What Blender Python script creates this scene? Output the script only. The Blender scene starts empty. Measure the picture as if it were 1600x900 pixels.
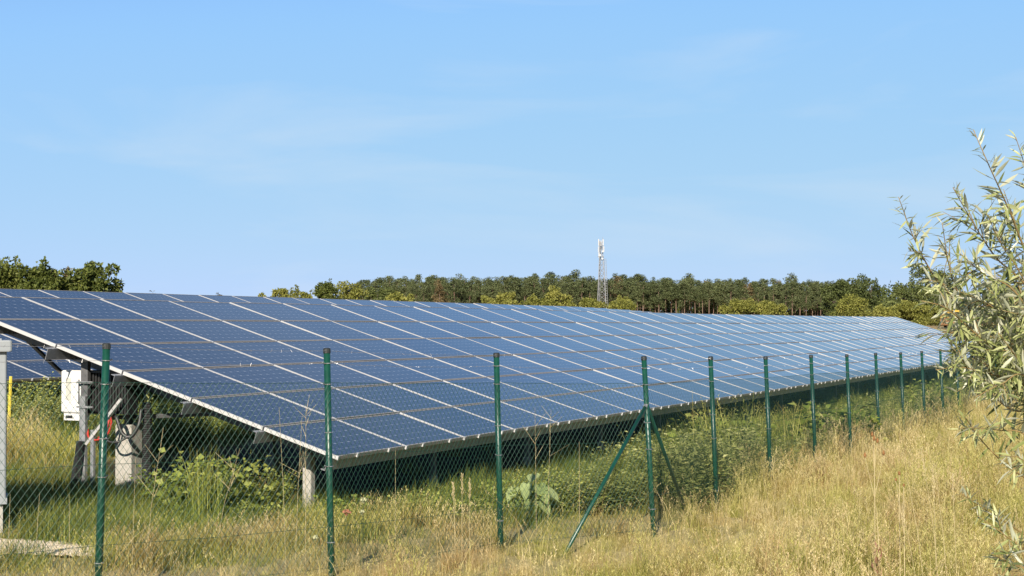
import bpy, math, random
import numpy as np
from mathutils import Vector, Matrix

# ------------------------------------------------------------------ camera, sky, sun, exposure
scene = bpy.context.scene
EYE = 2.3
F_PX = 2534.5
PITCH = math.radians(1.062)
cam_d = bpy.data.cameras.new("camera")
cam = bpy.data.objects.new("camera", cam_d)
scene.collection.objects.link(cam)
cam.location = (0, 0, EYE)
cam.rotation_euler = (math.pi / 2 + PITCH, 0, 0)
cam_d.sensor_width = 36
cam_d.lens = F_PX / 1600 * 36
cam_d.clip_start = 0.1
cam_d.clip_end = 8000
scene.camera = cam

SUN_AZ, SUN_EL = math.radians(189), math.radians(26.5)     # azimuth clockwise from +Y
world = bpy.data.worlds.new("World")
scene.world = world
world.use_nodes = True
wn, wl = world.node_tree.nodes, world.node_tree.links
wn.clear()
wout = wn.new("ShaderNodeOutputWorld")
wbg = wn.new("ShaderNodeBackground")
sky = wn.new("ShaderNodeTexSky")
sky.sky_type = 'NISHITA'
sky.sun_disc = False
sky.sun_elevation = SUN_EL
sky.sun_rotation = SUN_AZ
sky.air_density = 1.0
sky.dust_density = 0.0
sky.ozone_density = 3.0
wbg.inputs['Strength'].default_value = 0.067
# thin cirrus streaks: stretched noise over the view direction
wtc = wn.new("ShaderNodeTexCoord")
wmap = wn.new("ShaderNodeMapping")
wmap.inputs['Scale'].default_value = (2.0, 2.0, 10.0)
wmap.inputs['Rotation'].default_value = (0.0, 0.16, 0.3)
wnz = wn.new("ShaderNodeTexNoise")
wnz.inputs['Scale'].default_value = 1.9
wnz.inputs['Detail'].default_value = 7
wnz.inputs['Roughness'].default_value = 0.55
wnz.inputs['Distortion'].default_value = 0.5
wrmp = wn.new("ShaderNodeMapRange")
wrmp.inputs['From Min'].default_value = 0.50
wrmp.inputs['From Max'].default_value = 0.80
wrmp.inputs['To Max'].default_value = 0.42
wmix = wn.new("ShaderNodeMixRGB")
wmix.inputs['Color2'].default_value = (5.6, 6.4, 7.2, 1)
# the camera's tone curve and white balance: each channel keeps its value high up and has a soft shoulder near the horizon
wsep = wn.new("ShaderNodeSeparateColor"); wcmb = wn.new("ShaderNodeCombineColor")
wl.new(sky.outputs['Color'], wsep.inputs['Color'])
for ch, (k_, a_, g_) in enumerate(((.80, .455, .385), (.91, .650, .205), (1.05, .972, -.3))):
    nodes_ = []
    for op, v in (('MULTIPLY', .125), ('POWER', g_), ('MULTIPLY', a_ / .125)):
        m_ = wn.new("ShaderNodeMath"); m_.operation = op; m_.inputs[1].default_value = v
        wl.new(nodes_[-1].outputs[0] if nodes_ else wsep.outputs[ch], m_.inputs[0]); nodes_.append(m_)
    lin = wn.new("ShaderNodeMath"); lin.operation = 'MULTIPLY'; lin.inputs[1].default_value = k_
    wl.new(wsep.outputs[ch], lin.inputs[0])
    mn = wn.new("ShaderNodeMath"); mn.operation = 'SMOOTH_MIN'; mn.inputs[2].default_value = .4
    wl.new(lin.outputs[0], mn.inputs[0]); wl.new(nodes_[-1].outputs[0], mn.inputs[1]); wl.new(mn.outputs[0], wcmb.inputs[ch])
wl.new(wtc.outputs['Generated'], wmap.inputs['Vector'])
wl.new(wmap.outputs['Vector'], wnz.inputs['Vector'])
wl.new(wnz.outputs['Fac'], wrmp.inputs['Value'])
wl.new(wcmb.outputs['Color'], wmix.inputs['Color1'])
wl.new(wrmp.outputs['Result'], wmix.inputs['Fac'])
wl.new(wmix.outputs['Color'], wbg.inputs['Color'])
wl.new(wbg.outputs['Background'], wout.inputs['Surface'])

sun_d = bpy.data.lights.new("sun", 'SUN')
sun_d.energy = 5.0
sun_d.angle = math.radians(0.53)
sun_d.color = (1.0, 0.90, 0.76)
sun = bpy.data.objects.new("sun", sun_d)
scene.collection.objects.link(sun)
sdir = Vector((math.cos(SUN_EL) * math.sin(SUN_AZ), math.cos(SUN_EL) * math.cos(SUN_AZ), math.sin(SUN_EL)))
sun.rotation_euler = sdir.to_track_quat('Z', 'Y').to_euler()
sun.location = (-10, -20, 30)

scene.view_settings.view_transform = 'Standard'
scene.view_settings.look = 'None'
scene.view_settings.exposure = 0.90
scene.view_settings.gamma = 1.0

# ------------------------------------------------------------------ frames of reference
AZ = math.radians(22.731)
U = np.array([math.sin(AZ), math.cos(AZ), 0.0])          # along the panel rows
W = np.array([-math.cos(AZ), math.sin(AZ), 0.0])         # up the panel slope (plan)
P0 = np.array([-1.934, 18.008, -1.5316 + EYE])           # near lower corner of the front array
ROTZ = math.atan2(U[1], U[0])
TILT = math.radians(17.55)
GRADE = -0.00436
PU, PV = 1.699, 1.01


def uw(x, y):
    dx, dy = x - P0[0], y - P0[1]
    return dx * U[0] + dy * U[1], dx * W[0] + dy * W[1]


def sstep(a, b, x):
    t = np.clip((x - a) / (b - a), 0, 1)
    return t * t * (3 - 2 * t)


def ground(x, y):
    x = np.asarray(x, float); y = np.asarray(y, float)
    u, w = uw(x, y)
    r = np.hypot(x, y)
    z = -2.30 + .042 * np.clip(w, -7, 26) - .008 * np.clip(u, -20, 90)
    z = z + .09 * (1 - sstep(-4.5, -.5, u))
    z = z + 0.06 * np.sin(x * .31 + 1.3) * np.sin(y * .23 + .4) * sstep(16, 30, r)
    far = -.95 + .25 * np.sin(x * .011) * np.cos(y * .009)
    k = sstep(95, 200, r)
    z = z * (1 - k) + far * k
    z = z + .55 * (1 - sstep(4, 11, r))
    return z + EYE


def gz(x, y):
    return float(ground(x, y))


def ray(px, py):
    d = np.array([(px - 800) / F_PX, 1.0, (450 - py) / F_PX])
    c, s = math.cos(PITCH), math.sin(PITCH)
    v = np.array([d[0], d[1] * c - d[2] * s, d[1] * s + d[2] * c])
    return v / v[1]


def at(px, py, Y):
    return np.array([0, 0, EYE]) + ray(px, py) * Y


def on_ground(px, Y):
    p = at(px, 500, Y)
    return np.array([p[0], p[1], gz(p[0], p[1])])


def LW(u, w):
    p = P0 + U * u + W * w
    return np.array([p[0], p[1], gz(p[0], p[1])])


rng = np.random.default_rng(7)
random.seed(7)

# ------------------------------------------------------------------ helpers: meshes and objects
COL = scene.collection


class MB:
    """gathers vertices and faces, links them as ONE mesh object"""
    def __init__(self):
        self.v = []; self.f = []; self.n = 0; self.mi = []

    def add(self, vs, fs, m=0):
        vs = np.asarray(vs, float)
        self.v.append(vs)
        for f in fs:
            self.f.append([i + self.n for i in f]); self.mi.append(m)
        self.n += len(vs)

    def box(self, c, s, R=None, m=0, bev=0.0):
        hx, hy, hz = s[0] / 2, s[1] / 2, s[2] / 2
        if bev <= 0:
            vs = np.array([[x, y, z] for x in (-hx, hx) for y in (-hy, hy) for z in (-hz, hz)])
            fs = [(0, 1, 3, 2), (4, 6, 7, 5), (0, 4, 5, 1), (2, 3, 7, 6), (0, 2, 6, 4), (1, 5, 7, 3)]
        else:       # rounded in plan, chamfered top and bottom
            b = bev; ring = []
            for (sx, sy, a0) in ((1, 1, 0), (-1, 1, 90), (-1, -1, 180), (1, -1, 270)):
                for a in (0, 45, 90):
                    t = math.radians(a0 + a)
                    ring.append(((hx - b) * sx + b * math.cos(t), (hy - b) * sy + b * math.sin(t)))
            vs = []; k = 1 - .6 * b / max(hx, hy)
            for z, q in ((-hz, k), (-hz + .5 * b, 1), (hz - .5 * b, 1), (hz, k)):
                vs += [(x * q, y * q, z) for x, y in ring]
            n = len(ring); fs = [tuple(range(n - 1, -1, -1)), tuple(range(3 * n, 4 * n))]
            for l in range(3):
                for i in range(n):
                    j = (i + 1) % n
                    fs.append((l * n + i, l * n + j, l * n + n + j, l * n + n + i))
            vs = np.array(vs)
        if R is not None:
            vs = vs @ np.array(R).T
        self.add(vs + np.asarray(c, float), fs, m)

    def tube(self, pts, rad, n=6, m=0, cap=True):
        pts = [np.asarray(p, float) for p in pts]
        if np.isscalar(rad): rad = [rad] * len(pts)
        vs = []; prev = None
        for i, p in enumerate(pts):
            t = pts[min(i + 1, len(pts) - 1)] - pts[max(i - 1, 0)]
            t = t / (np.linalg.norm(t) + 1e-9)
            a = prev if prev is not None else np.cross(t, [0.31, 0.22, .92] if abs(t[2]) < .9 else [1, 0.1, 0])
            a = a - t * (a @ t); a /= np.linalg.norm(a) + 1e-9; prev = a
            b = np.cross(t, a)
            for k in range(n):
                q = 2 * math.pi * k / n
                vs.append(p + rad[i] * (math.cos(q) * a + math.sin(q) * b))
        fs = []
        for i in range(len(pts) - 1):
            for k in range(n):
                j = (k + 1) % n
                fs.append((i * n + k, i * n + j, (i + 1) * n + j, (i + 1) * n + k))
        if cap:
            fs.append(tuple(range(n - 1, -1, -1)))
            o = (len(pts) - 1) * n
            fs.append(tuple(range(o, o + n)))
        self.add(vs, fs, m)

    def mesh(self, name, mats, smooth=False):
        me = bpy.data.meshes.new(name)
        V = np.concatenate(self.v) if self.v else np.zeros((0, 3))
        me.from_pydata(V.tolist(), [], self.f)
        for mm in (mats if isinstance(mats, (list, tuple)) else [mats]): me.materials.append(mm)
        if any(self.mi): me.polygons.foreach_set('material_index', self.mi)
        if smooth: me.polygons.foreach_set('use_smooth', [True] * len(me.polygons))
        me.update()
        return me

    def build(self, name, mats, parent=None, smooth=False, **kw):
        return link(name, self.mesh(name, mats, smooth), parent, **kw)


def link(name, data, parent=None, loc=None, rot=None, kind=None):
    o = bpy.data.objects.new(name, data)
    COL.objects.link(o)
    if parent is not None: o.parent = parent
    if loc is not None: o.location = [float(a) for a in loc]
    if rot is not None: o.rotation_euler = rot
    if kind: o['kind'] = kind
    return o


def tag(o, label, cat, group=None):
    o['label'] = label; o['category'] = cat
    if group: o['group'] = group
    return o


def thing(name, label, cat, loc=(0, 0, 0), rotz=0.0, group=None):
    o = link(name, None, loc=loc, rot=(0, 0, rotz))
    o.empty_display_size = .2
    return tag(o, label, cat, group)


def copy_tree(o, loc, rotz=0.0, scale=1.0, label=None):
    c = o.copy(); COL.objects.link(c)
    c.location = [float(a) for a in loc]; c.rotation_euler = (0, 0, rotz); c.scale = (scale,) * 3 if np.isscalar(scale) else scale
    if label: c['label'] = label
    for ch in list(o.children):
        d = ch.copy(); COL.objects.link(d); d.parent = c
        for g in list(ch.children):
            e = g.copy(); COL.objects.link(e); e.parent = d
    return c


def mesh_np(name, V, F, mat, rnd=None, smooth=False):
    """fast mesh from arrays: F is (n,k), all faces of k corners; rnd = one float per face"""
    me = bpy.data.meshes.new(name)
    V = np.ascontiguousarray(V, np.float32); F = np.ascontiguousarray(F, np.int32)
    n, k = F.shape
    me.vertices.add(len(V)); me.vertices.foreach_set('co', V.ravel())
    me.loops.add(n * k); me.loops.foreach_set('vertex_index', F.ravel())
    me.polygons.add(n)
    me.polygons.foreach_set('loop_start', np.arange(0, n * k, k, dtype=np.int32))
    if smooth: me.polygons.foreach_set('use_smooth', np.ones(n, bool))
    for mm in (mat if isinstance(mat, (list, tuple)) else [mat]): me.materials.append(mm)
    if rnd is not None:
        a = me.attributes.new('rnd', 'FLOAT', 'FACE'); a.data.foreach_set('value', np.ascontiguousarray(rnd, np.float32))
    me.update(calc_edges=True)
    return me


# ------------------------------------------------------------------ helpers: materials
ALBEDO = .72       # one common scale of all surface colours against the exposure


def new_mat(name):
    m = bpy.data.materials.new(name); m.use_nodes = True
    nt = m.node_tree; nt.nodes.clear()
    out = nt.nodes.new('ShaderNodeOutputMaterial')
    return m, nt, out


def noise(nt, scale, detail=4, vec=None, rough=.5):
    n = nt.nodes.new('ShaderNodeTexNoise')
    n.inputs['Scale'].default_value = scale; n.inputs['Detail'].default_value = detail
    n.inputs['Roughness'].default_value = rough
    if vec is not None: nt.links.new(vec, n.inputs['Vector'])
    return n.outputs['Fac']


def ramp(nt, fac, stops):
    r = nt.nodes.new('ShaderNodeValToRGB')
    el = r.color_ramp.elements
    while len(el) < len(stops): el.new(.5)
    for e, (p, c) in zip(el, stops):
        e.position = p; e.color = (c[0] * ALBEDO, c[1] * ALBEDO, c[2] * ALBEDO, 1)
    nt.links.new(fac, r.inputs['Fac'])
    return r.outputs['Color']


def math_n(nt, op, a, b=None, c=None):
    n = nt.nodes.new('ShaderNodeMath'); n.operation = op
    for i, v in enumerate((a, b, c)):
        if v is None: continue
        if isinstance(v, (int, float)): n.inputs[i].default_value = v
        else: nt.links.new(v, n.inputs[i])
    return n.outputs[0]


def mixc(nt, fac, a, b, mode='MIX'):
    n = nt.nodes.new('ShaderNodeMixRGB'); n.blend_type = mode
    for i, v in zip(('Fac', 'Color1', 'Color2'), (fac, a, b)):
        if isinstance(v, (int, float)): n.inputs[i].default_value = v
        elif isinstance(v, tuple): n.inputs[i].default_value = (v[0] * ALBEDO, v[1] * ALBEDO, v[2] * ALBEDO, 1)
        else: nt.links.new(v, n.inputs[i])
    return n.outputs['Color']


def principled(nt, out, col, rough=.6, metal=0.0, spec=.5, bump=None, bump_s=.2):
    p = nt.nodes.new('ShaderNodeBsdfPrincipled')
    for k, v in (('Base Color', col), ('Roughness', rough), ('Metallic', metal), ('Specular IOR Level', spec)):
        if isinstance(v, tuple): p.inputs[k].default_value = (*v, 1)
        elif isinstance(v, (int, float)): p.inputs[k].default_value = v
        else: nt.links.new(v, p.inputs[k])
    if bump is not None:
        b = nt.nodes.new('ShaderNodeBump'); b.inputs['Strength'].default_value = bump_s; b.inputs['Distance'].default_value = .02
        nt.links.new(bump, b.inputs['Height']); nt.links.new(b.outputs['Normal'], p.inputs['Normal'])
    nt.links.new(p.outputs['BSDF'], out.inputs['Surface'])
    return p


def obj_coord(nt):
    return nt.nodes.new('ShaderNodeTexCoord').outputs['Object']


def plain(name, c0, c1, rough=.6, metal=0.0, scale=8.0, spec=.5, bump=.0, detail=5):
    m, nt, out = new_mat(name)
    f = noise(nt, scale, detail, obj_coord(nt), .6)
    col = ramp(nt, f, [(.3, c0), (.7, c1)])
    rv = math_n(nt, 'MULTIPLY_ADD', f, .25, rough - .12)
    principled(nt, out, col, rv, metal, spec, f if bump else None, bump)
    return m


def leaf_mat(name, stops, trans=.35, rough=.55, spec=.25, patch=None, vary=.0):
    """leaf colours picked per leaf (attribute rnd), some light passing through"""
    m, nt, out = new_mat(name)
    at_ = nt.nodes.new('ShaderNodeAttribute'); at_.attribute_name = 'rnd'
    fac = at_.outputs['Fac']
    if vary:
        oi = nt.nodes.new('ShaderNodeObjectInfo')
        fac = math_n(nt, 'ADD', fac, math_n(nt, 'MULTIPLY_ADD', oi.outputs['Random'], vary, -vary / 2))
    col = ramp(nt, fac, stops)
    p = nt.nodes.new('ShaderNodeBsdfPrincipled')
    p.inputs['Roughness'].default_value = rough; p.inputs['Specular IOR Level'].default_value = spec
    t = nt.nodes.new('ShaderNodeBsdfTranslucent')
    mx = nt.nodes.new('ShaderNodeMixShader'); mx.inputs['Fac'].default_value = trans
    nt.links.new(col, p.inputs['Base Color']); nt.links.new(col, t.inputs['Color'])
    nt.links.new(p.outputs['BSDF'], mx.inputs[1]); nt.links.new(t.outputs['BSDF'], mx.inputs[2])
    nt.links.new(mx.outputs['Shader'], out.inputs['Surface'])
    return m


M = {}
M['steel'] = plain('galvanised_steel', (.30, .31, .32), (.46, .47, .48), .45, .55, 14, .5)
M['steel_dull'] = plain('shade_darkened_steel', (.10, .10, .105), (.19, .19, .195), .55, .35, 10, .5)  # steel coloured darker to deepen the shade under the panels
M['alu'] = plain('anodised_aluminium', (.60, .60, .59), (.72, .72, .71), .42, .25, 6, .5)
M['concrete'] = plain('concrete', (.36, .34, .30), (.50, .48, .43), .85, 0, 22, .3, .25)
M['white_shell'] = plain('white_painted_shell', (.70, .70, .68), (.80, .80, .78), .45, 0, 5, .5)
M['cabinet'] = plain('grey_painted_sheet', (.27, .295, .305), (.32, .345, .355), .45, 0, 3, .5)
M['black'] = plain('black_plastic', (.012, .012, .013), (.03, .03, .03), .5, 0, 30, .5)
M['red'] = plain('red_cable', (.42, .03, .02), (.55, .05, .03), .45, 0, 30, .5)
M['bark'] = plain('bark', (.045, .036, .028), (.13, .105, .08), .9, 0, 9, .2, .4)
M['pine_bark'] = plain('pine_bark', (.13, .085, .06), (.26, .18, .135), .9, 0, .9, .2)
M['twig'] = plain('willow_twig', (.26, .19, .07), (.36, .24, .10), .6, 0, 7, .4)
M['rust_seed'] = plain('rusty_seed_head', (.18, .085, .03), (.38, .20, .08), .85, 0, 30, .2)
M['straw'] = plain('straw_stalk', (.42, .34, .17), (.62, .52, .30), .75, 0, 9, .3)
M['yellow'] = plain('yellow_marker', (.62, .50, .05), (.72, .60, .10), .5, 0, 8, .4)
M['orange'] = plain('orange_paint', (.50, .24, .10), (.58, .30, .13), .4, 0, 3, .5)
M['amber'] = plain('amber_paint', (.70, .42, .06), (.78, .50, .10), .4, 0, 3, .5)
M['rubber'] = plain('rubber', (.015, .015, .015), (.035, .033, .03), .8, 0, 20, .3)
M['mast'] = plain('mast_steel', (.27, .28, .29), (.38, .39, .40), .5, .2, 1, .5)
M['antenna'] = plain('antenna_cover', (.46, .47, .48), (.56, .56, .56), .5, 0, 2, .5)
M['gravel'] = plain('pale_gravel', (.58, .48, .34), (.84, .73, .56), .95, 0, 38, .2, .6, 8)
M['print'] = plain('printed_label', (.45, .45, .42), (.62, .60, .50), .6, 0, 60, .3)


def post_mat():
    m, nt, out = new_mat('green_coated_post')
    oc = obj_coord(nt)
    f = noise(nt, 16, 6, oc, .65)
    col = ramp(nt, f, [(.3, (.004, .048, .030)), (.6, (.006, .072, .044)), (.78, (.025, .115, .075))])
    # chalky scuffs near the foot
    sp = nt.nodes.new('ShaderNodeSeparateXYZ'); nt.links.new(oc, sp.inputs[0])
    low = math_n(nt, 'SUBTRACT', 1.0, math_n(nt, 'MULTIPLY', sp.outputs['Z'], 1.4))
    n2 = noise(nt, 45, 4, oc, .6)
    sc = nt.nodes.new('ShaderNodeMapRange'); sc.inputs[1].default_value = .56; sc.inputs[2].default_value = .66
    nt.links.new(n2, sc.inputs[0])
    k = nt.nodes.new('ShaderNodeClamp'); nt.links.new(math_n(nt, 'MULTIPLY', low, sc.outputs[0]), k.inputs[0])
    col = mixc(nt, math_n(nt, 'MULTIPLY', k.outputs[0], .7), col, (.32, .36, .33))
    principled(nt, out, col, .38, 0, .5)
    return m


M['post'] = post_mat()
M['wire_green'] = plain('green_coated_wire', (.010, .055, .035), (.02, .08, .05), .5, 0, 20, .5)
M['barb'] = plain('barbed_steel_wire', (.42, .42, .42), (.58, .58, .58), .38, .6, 20, .5)
M['cap'] = plain('dark_cap', (.012, .014, .014), (.03, .035, .033), .45, 0, 20, .5)


def cell_mat():
    """blue polycrystalline cells under glass: 10 x 6 squares with cropped corners, silver busbars"""
    m, nt, out = new_mat('solar_cells')
    L = nt.links
    sp = nt.nodes.new('ShaderNodeSeparateXYZ'); L.new(obj_coord(nt), sp.inputs[0])
    X, Y = sp.outputs['X'], sp.outputs['Y']
    cx = math_n(nt, 'DIVIDE', math_n(nt, 'SUBTRACT', X, .030), .162)
    cy = math_n(nt, 'DIVIDE', math_n(nt, 'SUBTRACT', Y, .024), .157)
    fx = math_n(nt, 'FRACT', cx); fy = math_n(nt, 'FRACT', cy)
    ax = math_n(nt, 'MINIMUM', fx, math_n(nt, 'SUBTRACT', 1.0, fx))
    ay = math_n(nt, 'MINIMUM', fy, math_n(nt, 'SUBTRACT', 1.0, fy))
    corner = math_n(nt, 'LESS_THAN', math_n(nt, 'MULTIPLY_ADD', ax, .45, ay), .085)
    gap = math_n(nt, 'LESS_THAN', math_n(nt, 'MINIMUM', ax, ay), .011)
    # busbars: two silver ribbons across every cell
    bus = math_n(nt, 'MAXIMUM', math_n(nt, 'COMPARE', fy, .30, .006), math_n(nt, 'COMPARE', fy, .70, .006))
    oi = nt.nodes.new('ShaderNodeObjectInfo')
    wn_ = nt.nodes.new('ShaderNodeTexWhiteNoise'); wn_.noise_dimensions = '3D'
    cmb = nt.nodes.new('ShaderNodeCombineXYZ')
    L.new(math_n(nt, 'FLOOR', cx), cmb.inputs[0]); L.new(math_n(nt, 'FLOOR', cy), cmb.inputs[1]); L.new(math_n(nt, 'MULTIPLY', oi.outputs['Random'], 97.0), cmb.inputs[2])
    L.new(cmb.outputs[0], wn_.inputs['Vector'])
    mixv = math_n(nt, 'ADD', math_n(nt, 'MULTIPLY', wn_.outputs['Value'], .35), math_n(nt, 'MULTIPLY', oi.outputs['Random'], .65))
    base = ramp(nt, mixv, [(0, (.008, .012, .026)), (1, (.016, .024, .046))])
    base = mixc(nt, math_n(nt, 'MULTIPLY', bus, .30), base, (.35, .38, .45))
    base = mixc(nt, math_n(nt, 'MULTIPLY', gap, .55), base, (.40, .44, .52))
    base = mixc(nt, math_n(nt, 'MULTIPLY', corner, .65), base, (.42, .45, .50))
    # dust caught along the lower and upper frame
    geo = nt.nodes.new('ShaderNodeNewGeometry')
    dn = noise(nt, 1.3, 5, geo.outputs['Position'], .65)
    edge = math_n(nt, 'MAXIMUM', math_n(nt, 'LESS_THAN', Y, .030), math_n(nt, 'GREATER_THAN', Y, .968))
    base = mixc(nt, math_n(nt, 'MULTIPLY', edge, .35), base, (.30, .26, .20))
    dust = math_n(nt, 'MULTIPLY', math_n(nt, 'POWER', dn, 2.0), .10)
    base = mixc(nt, dust, base, (.34, .34, .33))
    rough = math_n(nt, 'MULTIPLY_ADD', dn, .10, .06)
    p = principled(nt, out, base, .4, 0, .0)
    p.inputs['Coat Weight'].default_value = 1.0
    p.inputs['Coat IOR'].default_value = 1.29
    L.new(rough, p.inputs['Coat Roughness'])
    return m


M['cells'] = cell_mat()


def frame_mat():
    """aluminium frame; the long bars carry a brown dust line"""
    m, nt, out = new_mat('panel_frame')
    oc = obj_coord(nt)
    sp = nt.nodes.new('ShaderNodeSeparateXYZ'); nt.links.new(oc, sp.inputs[0])
    X, Y = sp.outputs['X'], sp.outputs['Y']
    inx = math_n(nt, 'MULTIPLY', math_n(nt, 'GREATER_THAN', X, .022), math_n(nt, 'LESS_THAN', X, 1.658))
    geo = nt.nodes.new('ShaderNodeNewGeometry')
    f = noise(nt, 5, 5, geo.outputs['Position'], .6)
    col = mixc(nt, math_n(nt, 'MULTIPLY', inx, math_n(nt, 'MULTIPLY_ADD', f, .5, .55)), (.58, .575, .56), (.33, .295, .24))
    principled(nt, out, col, .45, .1, .5)
    return m


M['frame'] = frame_mat()


def ground_mat():
    m, nt, out = new_mat('meadow_soil')
    geo = nt.nodes.new('ShaderNodeNewGeometry')
    pos = geo.outputs['Position']
    f = noise(nt, .35, 6, pos, .6)
    g = noise(nt, 9, 5, pos, .7)
    a = ramp(nt, f, [(.32, (.30, .27, .09)), (.5, (.46, .38, .16)), (.66, (.58, .47, .23))])
    b = ramp(nt, g, [(.3, (.14, .12, .045)), (.7, (.62, .52, .28))])
    near = mixc(nt, .5, a, b)
    # bare earth under the rows, its colour darkened to deepen their shade
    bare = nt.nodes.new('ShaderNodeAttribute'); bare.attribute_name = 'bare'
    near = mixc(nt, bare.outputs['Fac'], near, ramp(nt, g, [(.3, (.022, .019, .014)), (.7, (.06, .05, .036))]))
    # beyond the meadow: stubble fields
    dist = nt.nodes.new('ShaderNodeVectorMath'); dist.operation = 'LENGTH'; nt.links.new(pos, dist.inputs[0])
    k = nt.nodes.new('ShaderNodeMapRange'); k.inputs[1].default_value = 85; k.inputs[2].default_value = 130
    nt.links.new(dist.outputs['Value'], k.inputs[0])
    fieldc = ramp(nt, noise(nt, .09, 6, pos, .65), [(.3, (.30, .21, .09)), (.7, (.44, .32, .15))])
    col = mixc(nt, k.outputs[0], near, fieldc)
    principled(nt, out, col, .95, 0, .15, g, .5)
    return m


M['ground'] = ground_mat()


def grass_mat(name, dry, green, gbias):
    """blade colour: per blade (rnd) plus broad dry/green patches of the meadow"""
    m, nt, out = new_mat(name)
    at_ = nt.nodes.new('ShaderNodeAttribute'); at_.attribute_name = 'rnd'
    geo = nt.nodes.new('ShaderNodeNewGeometry')
    f = noise(nt, .55, 4, geo.outputs['Position'], .6)
    a = ramp(nt, at_.outputs['Fac'], dry); b = ramp(nt, at_.outputs['Fac'], green)
    k = nt.nodes.new('ShaderNodeMapRange'); k.inputs[1].default_value = gbias - .08; k.inputs[2].default_value = gbias + .08
    nt.links.new(f, k.inputs[0])
    col = mixc(nt, k.outputs[0], a, b)
    litter = ramp(nt, noise(nt, 1.15, 5, geo.outputs['Position'], .7), [(.36, (.86, .69, .58)), (.52, (1.39, 1.39, 1.39)), (.70, (1.56, 1.53, 1.39))])  # browner patches of dead litter among paler blades
    col = mixc(nt, 1.0, col, litter, 'MULTIPLY')
    p = nt.nodes.new('ShaderNodeBsdfPrincipled'); p.inputs['Roughness'].default_value = .65; p.inputs['Specular IOR Level'].default_value = .2
    t = nt.nodes.new('ShaderNodeBsdfTranslucent')
    mx = nt.nodes.new('ShaderNodeMixShader'); mx.inputs['Fac'].default_value = .3
    nt.links.new(col, p.inputs['Base Color']); nt.links.new(col, t.inputs['Color'])
    nt.links.new(p.outputs['BSDF'], mx.inputs[1]); nt.links.new(t.outputs['BSDF'], mx.inputs[2])
    nt.links.new(mx.outputs['Shader'], out.inputs['Surface'])
    return m


DRY = [(0, (.31, .225, .065)), (.45, (.61, .475, .19)), (1, (.90, .76, .44))]
OLIVE = [(0, (.16, .19, .025)), (.5, (.37, .39, .07)), (1, (.66, .60, .21))]
GREEN = [(0, (.10, .15, .025)), (.6, (.21, .28, .05)), (1, (.40, .42, .11))]
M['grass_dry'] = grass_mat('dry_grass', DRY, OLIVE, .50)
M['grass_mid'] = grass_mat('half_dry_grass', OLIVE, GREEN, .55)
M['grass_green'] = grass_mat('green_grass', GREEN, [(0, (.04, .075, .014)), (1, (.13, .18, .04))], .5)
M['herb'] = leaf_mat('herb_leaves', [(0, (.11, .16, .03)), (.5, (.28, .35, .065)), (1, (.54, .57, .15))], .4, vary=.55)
M['herb_pale'] = leaf_mat('pale_weed_leaves', [(0, (.13, .17, .045)), (.5, (.31, .35, .10)), (1, (.56, .56, .22))], .4, vary=.5)
M['burdock'] = leaf_mat('burdock_leaves', [(0, (.26, .36, .11)), (1, (.48, .56, .24))], .35)
M['tree_green'] = leaf_mat('tree_leaves', [(0, (.07, .10, .022)), (.55, (.17, .205, .045)), (1, (.33, .34, .09))], .4, vary=.2)
M['tree_yellow'] = leaf_mat('yellowish_leaves', [(0, (.15, .17, .035)), (.5, (.30, .31, .065)), (1, (.50, .48, .13))], .4, vary=.25)
M['tree_dark'] = leaf_mat('dark_leaves', [(0, (.075, .10, .032)), (.55, (.15, .185, .055)), (1, (.25, .28, .09))], .35, vary=.3)
M['tree_brown'] = leaf_mat('brownish_leaves', [(0, (.09, .07, .03)), (.5, (.17, .14, .06)), (1, (.27, .23, .12))], .3)
M['needles'] = leaf_mat('pine_needles', [(0, (.085, .110, .045)), (.5, (.135, .165, .066)), (1, (.20, .225, .095))], .2, vary=.5)
M['needles_brown'] = leaf_mat('browned_needles', [(0, (.11, .085, .04)), (.5, (.21, .155, .07)), (1, (.32, .24, .12))], .2)


def willow_mat():
    m, nt, out = new_mat('willow_leaves')
    at_ = nt.nodes.new('ShaderNodeAttribute'); at_.attribute_name = 'rnd'
    geo = nt.nodes.new('ShaderNodeNewGeometry')
    top = ramp(nt, at_.outputs['Fac'], [(0, (.15, .19, .05)), (.6, (.36, .40, .14)), (1, (.62, .64, .32))])
    under = ramp(nt, at_.outputs['Fac'], [(0, (.54, .57, .40)), (1, (.80, .80, .60))])
    col = mixc(nt, geo.outputs['Backfacing'], top, under)
    p = nt.nodes.new('ShaderNodeBsdfPrincipled'); p.inputs['Roughness'].default_value = .42; p.inputs['Specular IOR Level'].default_value = .5
    t = nt.nodes.new('ShaderNodeBsdfTranslucent')
    mx = nt.nodes.new('ShaderNodeMixShader'); mx.inputs['Fac'].default_value = .28
    nt.links.new(col, p.inputs['Base Color']); nt.links.new(col, t.inputs['Color'])
    nt.links.new(p.outputs['BSDF'], mx.inputs[1]); nt.links.new(t.outputs['BSDF'], mx.inputs[2])
    nt.links.new(mx.outputs['Shader'], out.inputs['Surface'])
    return m


M['willow'] = willow_mat()

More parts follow.
